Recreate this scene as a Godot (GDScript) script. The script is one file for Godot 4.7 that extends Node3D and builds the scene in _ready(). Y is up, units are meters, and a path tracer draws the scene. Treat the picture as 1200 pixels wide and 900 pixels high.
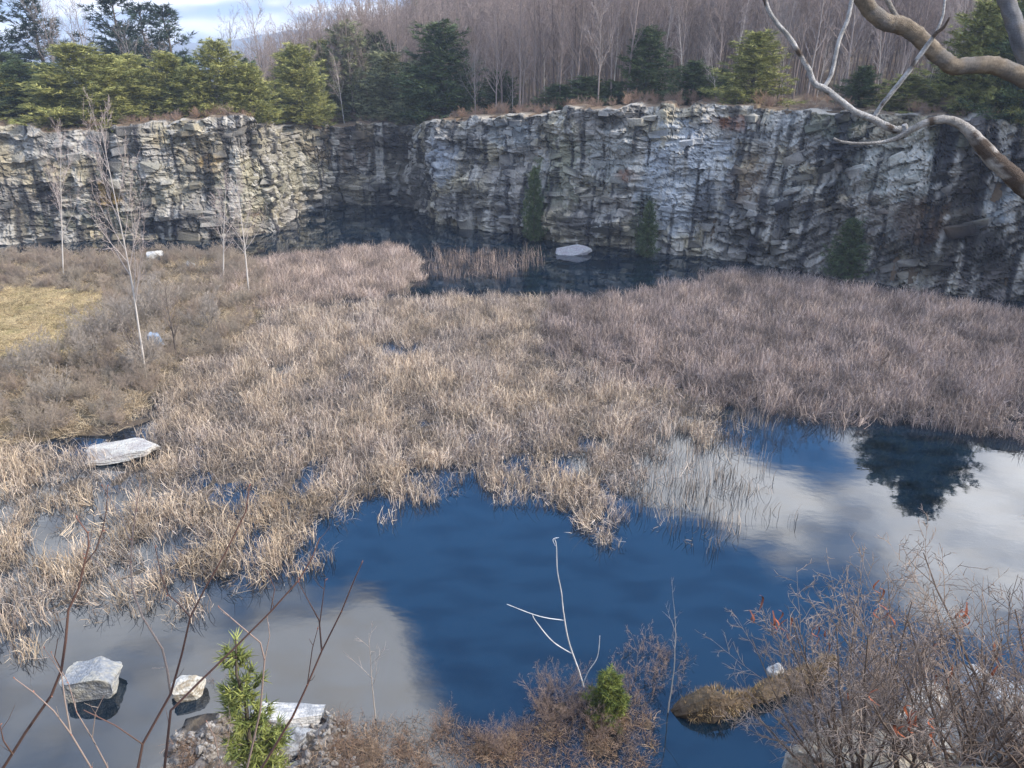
extends Node3D

# ---------------------------------------------------------------- measured layout, in metres
# rim of the quarry: x, height of the rim over the water, z
const CLIFF := [Vector3(-125.00, 10.50, -40.00), Vector3(-100.00, 11.00, -62.00), Vector3(-75.00, 11.30, -73.00), Vector3(-52.31, 11.34, -75.04), Vector3(-47.50, 11.11, -75.78), Vector3(-41.72, 10.81, -76.54), Vector3(-35.82, 11.38, -77.31), Vector3(-28.15, 12.00, -78.49), Vector3(-25.09, 11.43, -80.53), Vector3(-25.50, 10.52, -87.26), Vector3(-26.09, 9.80, -93.44), Vector3(-20.79, 9.45, -96.26), Vector3(-14.31, 9.50, -96.84), Vector3(-11.14, 10.36, -90.26), Vector3(-8.74, 11.20, -84.45), Vector3(0.00, 12.10, -79.29), Vector3(8.60, 13.10, -73.96), Vector3(14.25, 13.31, -71.86), Vector3(18.88, 13.35, -70.20), Vector3(23.46, 13.46, -66.48), Vector3(27.08, 13.46, -63.63), Vector3(32.49, 13.47, -59.27), Vector3(36.39, 13.08, -57.39), Vector3(40.48, 12.53, -55.19), Vector3(60.00, 12.80, -45.00), Vector3(70.00, 13.50, -25.00), Vector3(74.00, 14.50, 0.00)]
# stains, lichen, moss and bleached stone on the quarry faces: x, y, half width, half height, colour, cover
const PATCHES := [[16.0, 6.8, 4.4, 5.3, Color(0.460, 0.500, 0.540), 0.75],
	[9.4, 8.4, 3.0, 3.0, Color(0.380, 0.400, 0.380), 0.50],
	[-8.4, 6.9, 2.4, 2.2, Color(0.340, 0.380, 0.430), 0.60],
	[-0.9, 10.1, 3.2, 1.3, Color(0.300, 0.340, 0.360), 0.50],
	[-41.1, 4.5, 1.5, 1.5, Color(0.360, 0.220, 0.060), 0.75],
	[-30.8, 7.4, 1.1, 1.1, Color(0.330, 0.220, 0.080), 0.60],
	[-27.5, 4.7, 4.7, 3.2, Color(0.360, 0.340, 0.240), 0.50],
	[-45.1, 9.3, 5.4, 1.4, Color(0.340, 0.340, 0.330), 0.50],
	[-36.4, 5.8, 4.6, 2.3, Color(0.340, 0.330, 0.270), 0.50],
	[-24.0, 8.7, 2.9, 1.4, Color(0.360, 0.330, 0.240), 0.50],
	[2.2, 3.9, 1.2, 4.3, Color(0.050, 0.070, 0.015), 0.80],
	[4.7, 7.2, 2.3, 3.7, Color(0.320, 0.330, 0.240), 0.50],
	[12.9, 2.5, 1.4, 2.9, Color(0.035, 0.050, 0.025), 0.70],
	[27.1, 9.5, 1.9, 3.6, Color(0.022, 0.024, 0.030), 0.90],
	[22.3, 3.6, 5.2, 2.9, Color(0.035, 0.034, 0.036), 0.65],
	[35.0, 7.7, 5.1, 5.1, Color(0.050, 0.046, 0.044), 0.80],
	[35.1, 3.3, 6.2, 1.8, Color(0.040, 0.040, 0.042), 0.70],
	[-18.1, 7.2, 6.7, 2.8, Color(0.070, 0.050, 0.035), 0.75],
	[-14.1, 2.7, 4.6, 6.9, Color(0.050, 0.050, 0.052), 0.70],
	[-3.7, 2.8, 3.9, 2.3, Color(0.070, 0.070, 0.075), 0.60],
	[7.7, 1.8, 3.6, 1.8, Color(0.050, 0.050, 0.055), 0.60],
	[18.0, 4.5, 1.3, 2.5, Color(0.050, 0.050, 0.055), 0.50],
	[30.3, 9.2, 2.7, 2.6, Color(0.360, 0.370, 0.330), 0.75],
	[31.3, 5.3, 1.1, 1.8, Color(0.400, 0.400, 0.370), 0.60],
	[19.4, 12.1, 1.8, 0.7, Color(0.200, 0.075, 0.030), 0.80],
	[11.0, 7.1, 1.0, 0.7, Color(0.200, 0.080, 0.030), 0.70],
	[21.2, 7.3, 1.8, 2.1, Color(0.200, 0.130, 0.070), 0.50],
	[32.6, 5.6, 1.7, 1.8, Color(0.140, 0.080, 0.045), 0.50],
	[23.3, 7.2, 1.6, 2.0, Color(0.320, 0.330, 0.310), 0.50],
	[37.1, 7.6, 1.1, 2.0, Color(0.340, 0.380, 0.400), 0.60],
	[-34.4, 1.1, 5.1, 1.3, Color(0.030, 0.033, 0.040), 0.80],
	[-48.7, 1.6, 5.4, 1.4, Color(0.050, 0.052, 0.055), 0.60],
	[-43.6, 2.5, 5.5, 1.3, Color(0.120, 0.130, 0.090), 0.50],
	[22.9, 11.8, 3.9, 1.4, Color(0.340, 0.360, 0.360), 0.40],
	[26.0, 12.4, 2.3, 1.1, Color(0.070, 0.080, 0.040), 0.60],
	[32.9, 12.0, 2.8, 0.8, Color(0.060, 0.070, 0.030), 0.50]]
const BED_CLIFFSIDE := [Vector2(19.63, -63.91), Vector2(25.64, -61.77), Vector2(31.37, -56.94), Vector2(39.67, -51.96), Vector2(26.94, -32.70), Vector2(21.95, -33.79), Vector2(17.88, -34.55), Vector2(13.78, -35.74), Vector2(11.70, -36.57), Vector2(9.64, -37.88), Vector2(5.20, -41.51), Vector2(2.20, -44.27), Vector2(2.71, -56.49), Vector2(10.91, -56.94)]
const BED_MIDDLE := [Vector2(-20.05, -46.55), Vector2(-17.97, -53.13), Vector2(-8.74, -56.05), Vector2(2.71, -56.49), Vector2(2.20, -44.27), Vector2(5.20, -41.51), Vector2(9.64, -37.88), Vector2(11.70, -36.57), Vector2(10.42, -33.33), Vector2(7.43, -32.44), Vector2(5.59, -27.46), Vector2(4.25, -25.68), Vector2(3.72, -23.58), Vector2(3.15, -23.58), Vector2(2.56, -25.86), Vector2(1.50, -27.80), Vector2(-2.99, -27.60), Vector2(-4.75, -26.80), Vector2(-5.72, -26.05), Vector2(-7.33, -26.05), Vector2(-10.67, -29.60), Vector2(-15.80, -29.60), Vector2(-18.68, -32.88), Vector2(-20.75, -39.03)]
const BED_FRONT := [Vector2(-28.04, -32.44), Vector2(-21.53, -32.18), Vector2(-18.21, -30.53), Vector2(-10.67, -29.60), Vector2(-7.50, -26.80), Vector2(-7.32, -24.40), Vector2(-7.45, -22.80), Vector2(-8.46, -21.82), Vector2(-10.55, -20.68), Vector2(-12.28, -19.82), Vector2(-13.92, -19.02), Vector2(-15.14, -17.72), Vector2(-16.63, -17.10)]
const BED_SHALLOW := [Vector2(6.66, -35.74), Vector2(11.70, -36.57), Vector2(13.72, -35.54), Vector2(12.32, -29.60), Vector2(10.37, -25.44), Vector2(8.30, -23.58), Vector2(6.75, -24.12), Vector2(5.52, -25.86), Vector2(5.22, -27.46)]
const BED_FAR := [Vector2(-24.73, -67.98), Vector2(-18.37, -71.52), Vector2(-11.19, -73.96), Vector2(-8.78, -67.98), Vector2(-8.33, -58.08), Vector2(-13.54, -56.49), Vector2(-18.80, -53.73), Vector2(-24.98, -58.08), Vector2(-25.97, -70.53)]
const BED_COVE := [Vector2(-7.32, -71.19), Vector2(2.10, -71.86), Vector2(3.14, -66.77), Vector2(0.00, -62.82), Vector2(-6.96, -61.77)]
const MEADOW := [Vector2(-50.32, -58.55), Vector2(-33.19, -58.55), Vector2(-29.20, -49.92), Vector2(-28.43, -43.55), Vector2(-36.96, -40.87)]
const SCRUB := [Vector2(-61.84, -70.53), Vector2(-25.77, -71.19), Vector2(-18.62, -56.49), Vector2(-18.64, -45.47), Vector2(-20.36, -39.27), Vector2(-19.76, -33.79), Vector2(-29.93, -29.98)]
const STONY_BANK := [Vector2(-9.65, -15.23), Vector2(-8.75, -15.76), Vector2(-7.61, -16.13), Vector2(-5.46, -16.13), Vector2(-4.68, -15.41), Vector2(-3.73, -12.85), Vector2(-9.21, -12.85)]
const SHORE := [Vector2(-5.12, -15.76), Vector2(-2.01, -15.91), Vector2(-0.25, -15.46), Vector2(1.05, -16.87), Vector2(2.67, -17.37), Vector2(4.16, -16.70), Vector2(3.86, -13.57), Vector2(-4.65, -13.57)]
# small openings in the reed beds: x, z, half width, half depth
const OPENINGS := [[-18.1, -23.9, 1.3, 0.9], [-14.0, -24.4, 1.2, 0.8], [-12.1, -21.8, 0.9, 0.6], [-10.2, -24.4, 0.8, 0.9], [-4.0, -29.6, 1.0, 0.8], [-1.7, -32.9, 0.8, 0.5], [-16.9, -27.8, 1.5, 0.8], [4.3, -32.9, 0.9, 0.6], [-7.6, -45.8, 1.9, 1.4], [-9.4, -29.5, 0.6, 1.8], [-6.6, -26.5, 1.1, 1.4], [2.8, -30.7, 1.1, 1.0], [-18.0, -25.9, 2.2, 1.6], [0.0, -30.8, 0.6, 0.6], [-12.1, -27.5, 1.0, 1.2], [-14.2, -42.2, 0.8, 0.9], [8.2, -32.9, 0.9, 0.9]]
# pines: x, z, height of the tip, width, kind
const PINES := [[-51.54, -84.00, 17.10, 6.76, 1], [-57.73, -86.00, 18.07, 6.92, 0], [-44.14, -82.00, 18.69, 8.95, 0, "widest yellow-green pine in front of the ragged tall pines"], [-52.06, -90.00, 16.77, 6.21, 1], [-36.83, -86.00, 17.90, 6.13, 0], [-41.89, -90.00, 16.33, 5.17, 1], [-31.23, -86.00, 19.05, 6.52, 0], [-25.83, -87.00, 18.73, 7.40, 0], [-26.17, -110.00, 19.34, 7.59, 0], [-21.79, -108.00, 21.35, 8.19, 2, "grey-green pine standing against the skyline end of the woods"], [-25.55, -104.00, 12.79, 3.59, 0, "smallest yellow-green pine on the rim over the back pool"], [-15.83, -104.00, 17.88, 7.65, 2], [-18.64, -112.00, 20.21, 7.72, 1], [-11.93, -101.00, 16.91, 6.50, 2], [-8.51, -98.00, 21.22, 10.36, 1, "broad dark green pine on the rim beside the back pool corner"], [-1.45, -98.00, 15.80, 5.41, 1], [5.16, -88.00, 14.64, 5.06, 1], [8.04, -86.00, 15.57, 5.93, 1], [14.44, -86.00, 20.35, 5.73, 1, "tall dark conifer among pale trunks over the bleached wall"], [11.31, -90.00, 14.92, 4.14, 1], [18.13, -80.00, 17.14, 4.78, 1, "dark conifer just beside the lone bright pine"], [22.60, -75.00, 19.62, 6.03, 0, "bright yellow-green pine alone on the rim over the bleached wall"], [30.63, -70.00, 16.84, 3.70, 1], [33.15, -67.00, 16.24, 4.77, 0, "low olive pine on the rim over the pale slanting strata"], [38.34, -70.00, 17.38, 4.83, 1, "dark conifer between the two yellow-green pines over the slanting strata"], [37.39, -65.00, 21.57, 6.28, 0, "tall yellow-green pine on the rim over the slanting strata"], [39.32, -62.00, 23.19, 6.41, 0], [38.94, -58.00, 22.34, 6.00, 1], [21.77, -84.00, 16.44, 4.25, 1], [-6.99, -101.00, 14.65, 4.64, 0], [-37.28, -92.00, 17.37, 5.29, 1], [-31.52, -95.00, 17.16, 5.46, 1], [43.78, -74.00, 22.60, 5.95, 1], [-42.22, -84.00, 17.58, 7.14, 0], [-41.79, -88.00, 17.73, 6.47, 0], [-33.81, -85.00, 16.43, 5.28, 0], [-28.34, -86.00, 16.74, 5.54, 0], [-28.58, -104.00, 18.08, 7.17, 0], [-53.26, -83.00, 15.98, 6.11, 0], [-47.18, -82.00, 15.84, 6.22, 0], [-57.95, -92.00, 17.90, 7.40, 1], [-64.94, -112.00, 24.77, 9.01, 3], [-53.83, -112.00, 25.37, 10.30, 3], [-52.90, -118.00, 24.49, 8.68, 3], [-47.92, -114.00, 23.85, 9.17, 3], [-69.45, -110.00, 25.24, 8.85, 3], [-58.43, -124.00, 21.61, 11.40, 3]]
# pale trunked trees: x, z, height of the tip, lean
const PALE := [[11.66, -92.00, 24.88, 0.00], [16.28, -88.00, 24.19, 0.61], [17.94, -84.00, 22.00, -0.39], [21.20, -86.00, 20.51, -0.49], [25.32, -74.00, 17.92, -0.85], [25.57, -76.00, 16.59, 0.35], [32.19, -70.00, 20.69, -0.24], [34.52, -72.00, 19.08, 0.50], [29.09, -76.00, 19.50, 0.70], [-15.24, -104.00, 18.58, 0.48], [3.98, -96.00, 20.80, -0.33], [-4.33, -104.00, 20.06, 0.60], [35.36, -68.00, 19.34, 0.39], [35.92, -66.00, 15.48, 1.06], [-22.25, -104.00, 18.08, -0.36], [-35.15, -86.00, 15.74, 0.40], [0.00, -95.00, 17.16, 0.22], [20.20, -78.00, 18.81, -1.43], [39.21, -70.00, 22.61, -0.64], [29.39, -72.00, 18.40, 0.17], [13.69, -90.00, 18.07, -0.83], [6.73, -92.00, 18.95, 0.63], [22.55, -82.00, 23.40, 0.28]]
const SAPLINGS := [[[Vector3(-6.752, 9.326, -6.600), Vector3(-6.417, 9.760, -6.627), Vector3(-6.044, 10.284, -6.655), Vector3(-5.593, 10.870, -6.682), Vector3(-5.389, 11.253, -6.709), Vector3(-5.245, 11.691, -6.736), Vector3(-5.127, 12.112, -6.764), Vector3(-4.955, 12.398, -6.791), Vector3(-4.798, 12.795, -6.818), Vector3(-4.738, 12.950, -6.845), Vector3(-4.726, 13.103, -6.873), Vector3(-4.820, 13.288, -6.900)], 0.0130, 0.0040, 0, 0],
	[[Vector3(-4.835, 12.711, -6.850), Vector3(-4.695, 12.869, -6.875), Vector3(-4.575, 13.118, -6.900), Vector3(-4.481, 13.383, -6.925), Vector3(-4.421, 13.665, -6.950)], 0.0050, 0.0020, 0, 0],
	[[Vector3(-5.381, 11.263, -6.700), Vector3(-5.372, 11.512, -6.650), Vector3(-5.221, 11.844, -6.600)], 0.0040, 0.0020, 0, 0],
	[[Vector3(-6.258, 9.961, -6.600), Vector3(-6.261, 10.259, -6.550), Vector3(-6.182, 10.577, -6.500)], 0.0060, 0.0030, 0, 0],
	[[Vector3(-5.133, 8.848, -6.900), Vector3(-4.984, 9.304, -6.956), Vector3(-4.882, 9.652, -7.011), Vector3(-4.376, 10.488, -7.067), Vector3(-4.147, 11.093, -7.122), Vector3(-3.964, 11.645, -7.178), Vector3(-3.740, 12.033, -7.233), Vector3(-3.448, 12.498, -7.289), Vector3(-3.127, 13.068, -7.344), Vector3(-3.059, 13.384, -7.400)], 0.0130, 0.0035, 1, 0],
	[[Vector3(-4.004, 11.581, -7.250), Vector3(-4.119, 11.761, -7.275), Vector3(-4.243, 11.885, -7.300), Vector3(-4.285, 12.217, -7.325), Vector3(-4.292, 12.552, -7.350)], 0.0060, 0.0025, 1, 0],
	[[Vector3(-4.397, 10.453, -7.100), Vector3(-4.394, 10.810, -7.150), Vector3(-4.422, 11.117, -7.200), Vector3(-4.598, 11.581, -7.250), Vector3(-4.666, 11.978, -7.300), Vector3(-4.638, 12.325, -7.350), Vector3(-4.577, 12.628, -7.400), Vector3(-4.483, 12.997, -7.450), Vector3(-4.354, 13.439, -7.500)], 0.0090, 0.0030, 1, 1],
	[[Vector3(-4.687, 11.978, -7.300), Vector3(-4.920, 12.223, -7.350), Vector3(-5.193, 12.414, -7.400)], 0.0050, 0.0020, 1, 1],
	[[Vector3(-4.595, 12.540, -7.400), Vector3(-4.669, 12.937, -7.450), Vector3(-4.831, 13.322, -7.500)], 0.0040, 0.0020, 1, 1],
	[[Vector3(-4.874, 9.665, -7.000), Vector3(-5.086, 10.121, -6.900), Vector3(-5.349, 10.499, -6.800)], 0.0050, 0.0030, 1, 0],
	[[Vector3(-5.090, 8.094, -7.400), Vector3(-4.977, 8.654, -7.475), Vector3(-4.735, 9.656, -7.550), Vector3(-4.297, 10.100, -7.625), Vector3(-3.857, 10.533, -7.700), Vector3(-3.211, 11.203, -7.775), Vector3(-2.803, 11.664, -7.850), Vector3(-2.621, 11.950, -7.925), Vector3(-2.498, 12.232, -8.000)], 0.0140, 0.0040, 2, 0],
	[[Vector3(-3.222, 11.181, -7.800), Vector3(-3.135, 11.524, -7.850), Vector3(-3.227, 11.791, -7.900)], 0.0040, 0.0020, 2, 0],
	[[Vector3(-3.202, 9.851, -6.200), Vector3(-2.989, 10.177, -6.257), Vector3(-2.556, 10.927, -6.314), Vector3(-2.352, 11.359, -6.371), Vector3(-2.151, 11.816, -6.429), Vector3(-1.893, 12.330, -6.486), Vector3(-1.729, 12.719, -6.543), Vector3(-1.640, 12.904, -6.600)], 0.0110, 0.0030, 3, 0],
	[[Vector3(-2.175, 11.748, -6.500), Vector3(-2.168, 12.167, -6.533), Vector3(-2.265, 12.404, -6.567), Vector3(-2.360, 12.638, -6.600)], 0.0060, 0.0020, 3, 0],
	[[Vector3(-2.167, 12.098, -6.500), Vector3(-2.107, 12.418, -6.550), Vector3(-2.064, 12.673, -6.600)], 0.0040, 0.0020, 3, 0],
	[[Vector3(-2.381, 11.278, -6.450), Vector3(-2.278, 11.786, -6.500), Vector3(-2.207, 12.016, -6.550)], 0.0040, 0.0020, 3, 0],
	[[Vector3(-4.187, 7.559, -7.800), Vector3(-3.981, 8.186, -7.850), Vector3(-3.654, 9.269, -7.900), Vector3(-3.481, 10.196, -7.950), Vector3(-3.520, 10.461, -8.000), Vector3(-3.794, 10.737, -8.050), Vector3(-4.043, 10.994, -8.100)], 0.0110, 0.0040, 4, 1],
	[[Vector3(-3.503, 10.147, -8.000), Vector3(-3.393, 10.538, -8.050), Vector3(-3.403, 10.843, -8.100)], 0.0050, 0.0020, 4, 1],
	[[Vector3(-5.147, 9.788, -6.400), Vector3(-5.201, 9.918, -6.440), Vector3(-5.345, 10.458, -6.480), Vector3(-5.490, 10.794, -6.520), Vector3(-5.684, 11.041, -6.560), Vector3(-5.890, 11.229, -6.600)], 0.0080, 0.0030, 5, 1],
	[[Vector3(-5.362, 10.434, -6.500), Vector3(-5.351, 10.924, -6.567), Vector3(-5.344, 11.263, -6.633), Vector3(-5.500, 11.595, -6.700)], 0.0060, 0.0020, 5, 1],
	[[Vector3(-5.442, 8.715, -7.000), Vector3(-5.483, 9.190, -7.060), Vector3(-5.607, 9.634, -7.120), Vector3(-5.749, 10.034, -7.180), Vector3(-5.781, 10.499, -7.240), Vector3(-5.923, 10.950, -7.300)], 0.0080, 0.0020, 6, 1],
	[[Vector3(-5.592, 9.657, -7.100), Vector3(-5.478, 10.067, -7.150), Vector3(-5.335, 10.317, -7.200)], 0.0040, 0.0020, 6, 1],
	[[Vector3(-4.280, 8.011, -7.600), Vector3(-4.268, 8.474, -7.633), Vector3(-4.271, 8.991, -7.667), Vector3(-4.356, 9.291, -7.700)], 0.0060, 0.0030, 7, 1],
	[[Vector3(-4.250, 8.516, -7.600), Vector3(-4.074, 8.959, -7.650), Vector3(-4.002, 9.374, -7.700)], 0.0050, 0.0020, 7, 1]]
const LIMB_BROWN := [[Vector3(1.770, 18.700, -5.000), Vector3(1.930, 18.484, -4.993), Vector3(2.045, 18.337, -4.987), Vector3(2.162, 18.219, -4.980), Vector3(2.263, 18.159, -4.973), Vector3(2.350, 18.145, -4.967), Vector3(2.446, 18.093, -4.960), Vector3(2.554, 18.013, -4.953), Vector3(2.638, 17.952, -4.947), Vector3(2.715, 17.918, -4.940), Vector3(2.824, 17.928, -4.933), Vector3(2.941, 17.923, -4.927), Vector3(3.079, 17.880, -4.920), Vector3(3.283, 17.793, -4.913), Vector3(3.669, 17.640, -4.907), Vector3(4.153, 17.463, -4.900)], [0.0428, 0.0445, 0.0462, 0.0461, 0.0478, 0.0496, 0.0477, 0.0477, 0.0476, 0.0475, 0.0475, 0.0509, 0.0526, 0.0560, 0.0629, 0.0698]]
const LIMB_TWIG := [[Vector3(2.366, 18.146, -5.000), Vector3(2.307, 18.231, -5.033), Vector3(2.251, 18.324, -5.067), Vector3(2.215, 18.427, -5.100)], [0.0160, 0.0143, 0.0144, 0.0145]]
const LIMB_PALE := [[Vector3(1.902, 17.534, -4.600), Vector3(1.942, 17.517, -4.580), Vector3(2.031, 17.509, -4.560), Vector3(2.146, 17.516, -4.540), Vector3(2.231, 17.542, -4.520), Vector3(2.300, 17.591, -4.500), Vector3(2.364, 17.630, -4.480), Vector3(2.446, 17.650, -4.460), Vector3(2.522, 17.633, -4.440), Vector3(2.589, 17.589, -4.420), Vector3(2.664, 17.517, -4.400), Vector3(2.751, 17.436, -4.380), Vector3(2.852, 17.358, -4.360), Vector3(3.022, 17.232, -4.340), Vector3(3.485, 16.897, -4.320), Vector3(4.004, 16.532, -4.300)], [0.0066, 0.0082, 0.0081, 0.0097, 0.0129, 0.0176, 0.0208, 0.0238, 0.0253, 0.0315, 0.0408, 0.0468, 0.0497, 0.0526, 0.0585, 0.0644]]
const PALE_BOUGHS := [[[Vector3(2.330, 17.585, -4.620), Vector3(2.276, 17.579, -4.632), Vector3(2.199, 17.607, -4.643), Vector3(2.121, 17.644, -4.655), Vector3(2.029, 17.677, -4.666), Vector3(1.937, 17.737, -4.678), Vector3(1.846, 17.798, -4.689), Vector3(1.779, 17.830, -4.701), Vector3(1.736, 17.904, -4.712), Vector3(1.690, 17.967, -4.724), Vector3(1.603, 18.076, -4.735), Vector3(1.510, 18.165, -4.747), Vector3(1.453, 18.249, -4.758), Vector3(1.410, 18.378, -4.770)], [0.0214, 0.0215, 0.0199, 0.0199, 0.0183, 0.0183, 0.0184, 0.0167, 0.0151, 0.0135, 0.0135, 0.0118, 0.0119, 0.0102]],
	[[Vector3(1.837, 17.811, -4.700), Vector3(1.873, 17.876, -4.717), Vector3(1.886, 17.977, -4.733), Vector3(1.901, 18.072, -4.750), Vector3(1.935, 18.166, -4.767), Vector3(1.947, 18.272, -4.783), Vector3(1.958, 18.402, -4.800)], [0.0117, 0.0118, 0.0118, 0.0118, 0.0119, 0.0119, 0.0103]],
	[[Vector3(2.144, 17.644, -4.660), Vector3(2.172, 17.720, -4.646), Vector3(2.226, 17.814, -4.631), Vector3(2.278, 17.906, -4.617), Vector3(2.330, 18.012, -4.603), Vector3(2.367, 18.091, -4.589), Vector3(2.399, 18.125, -4.574), Vector3(2.412, 18.175, -4.560)], [0.0133, 0.0132, 0.0132, 0.0132, 0.0131, 0.0114, 0.0081, 0.0049]],
	[[Vector3(2.373, 18.091, -4.600), Vector3(2.401, 18.169, -4.617), Vector3(2.404, 18.255, -4.633), Vector3(2.400, 18.369, -4.650)], [0.0082, 0.0066, 0.0066, 0.0066]],
	[[Vector3(2.309, 17.546, -4.580), Vector3(2.306, 17.579, -4.580), Vector3(2.294, 17.612, -4.580)], [0.0131, 0.0180, 0.0147]]]
const TRUNK_GREY := [[Vector3(4.190, 18.825, -7.500), Vector3(4.316, 18.521, -7.400), Vector3(4.411, 18.281, -7.300), Vector3(4.535, 17.992, -7.200), Vector3(4.777, 17.587, -7.100), Vector3(5.202, 16.855, -7.000), Vector3(6.246, 15.195, -6.900)], [0.0641, 0.0686, 0.0676, 0.0693, 0.0734, 0.0823, 0.0983]]
const DEAD := [[[Vector3(2.200, 0.212, -17.000), Vector3(2.017, 0.905, -17.000), Vector3(1.670, 2.077, -17.000), Vector3(1.487, 3.201, -17.000), Vector3(1.420, 3.822, -17.000), Vector3(1.278, 4.638, -17.000), Vector3(1.234, 5.458, -17.000), Vector3(1.181, 5.687, -17.000)], [0.0242, 0.0242, 0.0218, 0.0194, 0.0170, 0.0145, 0.0121, 0.0091]],
	[[Vector3(1.841, 1.514, -17.000), Vector3(1.216, 2.012, -17.000), Vector3(0.699, 2.789, -17.000), Vector3(0.597, 3.043, -17.000)], [0.0157, 0.0145, 0.0121, 0.0097]],
	[[Vector3(1.548, 2.821, -17.000), Vector3(0.997, 2.917, -17.000), Vector3(0.547, 3.075, -17.000), Vector3(-0.148, 3.420, -17.000)], [0.0133, 0.0133, 0.0109, 0.0061]],
	[[Vector3(2.193, 0.387, -17.000), Vector3(2.333, 0.837, -17.033), Vector3(2.572, 1.349, -17.067), Vector3(2.614, 2.148, -17.100)], [0.0151, 0.0134, 0.0122, 0.0091]],
	[[Vector3(1.210, 5.458, -17.000), Vector3(1.137, 5.651, -17.050), Vector3(1.305, 5.672, -17.100)], [0.0091, 0.0079, 0.0061]]]

var PIT := PackedVector2Array()
var taken := {}
var n_lo := FastNoiseLite.new()
var n_cell := FastNoiseLite.new()
var n_edge := FastNoiseLite.new()
var grain: NoiseTexture2D
var bark_bump: NoiseTexture2D
var stone_bump: NoiseTexture2D

# ---------------------------------------------------------------- mesh helper
class Mb:
	var v := PackedVector3Array()
	var c := PackedColorArray()
	var ix := PackedInt32Array()
	func tri(a: Vector3, b: Vector3, d: Vector3, col: Color) -> void:
		var n := v.size()
		v.append(a); v.append(b); v.append(d)
		c.append(col); c.append(col); c.append(col)
		ix.append(n); ix.append(n + 1); ix.append(n + 2)
	func quad(a: Vector3, b: Vector3, d: Vector3, e: Vector3, col: Color) -> void:
		var n := v.size()
		v.append(a); v.append(b); v.append(d); v.append(e)
		for k in 4: c.append(col)
		for k in [0, 1, 2, 0, 2, 3]: ix.append(n + k)
	func tube(pts: Array, rad: Array, sides: int, col: Color, col2: Color, lump := 0.0, rng: RandomNumberGenerator = null) -> void:
		var n0 := v.size()
		var m := pts.size()
		var ref := Vector3(0.31, 0.2, 0.93)
		for i in m:
			var t: Vector3 = (pts[mini(i + 1, m - 1)] - pts[maxi(i - 1, 0)]).normalized()
			var a := t.cross(ref)
			if a.length() < 0.05: a = t.cross(Vector3.RIGHT)
			a = a.normalized()
			var b := t.cross(a)
			ref = b.cross(t) if false else ref
			var f := float(i) / maxf(1.0, m - 1.0)
			for k in sides:
				var an := TAU * k / sides
				var r: float = rad[i]
				if lump > 0.0: r *= 1.0 + rng.randf_range(-lump, lump)
				v.append(pts[i] + (a * cos(an) + b * sin(an)) * r)
				c.append(col.lerp(col2, f))
		for i in m - 1:
			for k in sides:
				var p := n0 + i * sides + k
				var q := n0 + i * sides + (k + 1) % sides
				ix.append(p); ix.append(q); ix.append(p + sides)
				ix.append(q); ix.append(q + sides); ix.append(p + sides)
		# closed ends
		var e0 := v.size()
		v.append(pts[0]); c.append(col); v.append(pts[m - 1]); c.append(col2)
		for k in sides:
			ix.append(n0 + (k + 1) % sides); ix.append(n0 + k); ix.append(e0)
			ix.append(n0 + (m - 1) * sides + k); ix.append(n0 + (m - 1) * sides + (k + 1) % sides); ix.append(e0 + 1)
	func mesh(smooth := false) -> ArrayMesh:
		var a := []
		a.resize(Mesh.ARRAY_MAX)
		a[Mesh.ARRAY_VERTEX] = v
		a[Mesh.ARRAY_COLOR] = c
		a[Mesh.ARRAY_INDEX] = ix
		if smooth:
			var n := PackedVector3Array()
			n.resize(v.size())
			for k in range(0, ix.size(), 3):
				var f := (v[ix[k + 2]] - v[ix[k]]).cross(v[ix[k + 1]] - v[ix[k]])
				for j in 3: n[ix[k + j]] += f
			for k in n.size(): n[k] = n[k].normalized()
			a[Mesh.ARRAY_NORMAL] = n
		var m := ArrayMesh.new()
		m.add_surface_from_arrays(Mesh.PRIMITIVE_TRIANGLES, a)
		return m

# ---------------------------------------------------------------- scene helpers
func numbered(called: String) -> String:
	var n: int = taken.get(called, -1) + 1
	taken[called] = n
	return called if n == 0 else "%s_%03d" % [called, n]

func tag(o: Node3D, label: String, category := "", group := "", kind := "") -> void:
	o.set_meta("label", label)
	if category: o.set_meta("category", category)
	if group: o.set_meta("group", group)
	if kind: o.set_meta("kind", kind)

func base(called: String, at: Vector3, label: String, category: String, group := "", kind := "") -> Node3D:
	var o := Node3D.new()
	o.name = numbered(called)
	add_child(o)
	o.position = at
	tag(o, label, category, group, kind)
	return o

func part(called: String, m: Mesh, mat: Material, parent: Node3D) -> MeshInstance3D:
	var o := MeshInstance3D.new()
	o.name = called
	o.mesh = m
	o.material_override = mat
	parent.add_child(o, true)
	return o

func solo(called: String, m: Mesh, mat: Material, at: Vector3, label: String, category: String, group := "", kind := "") -> MeshInstance3D:
	var o := MeshInstance3D.new()
	o.name = numbered(called)
	o.mesh = m
	o.material_override = mat
	o.position = at
	add_child(o)
	tag(o, label, category, group, kind)
	return o

func copy(o: Node3D, at: Vector3, turn := 0.0, size := Vector3.ONE, label := "") -> Node3D:
	var r: Node3D = o.duplicate()
	r.name = numbered(str(o.name).rstrip("0123456789").trim_suffix("_"))
	add_child(r)
	r.position = at
	r.rotation = Vector3(0, turn, 0)
	r.scale = size
	if label: r.set_meta("label", label)
	return r

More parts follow.
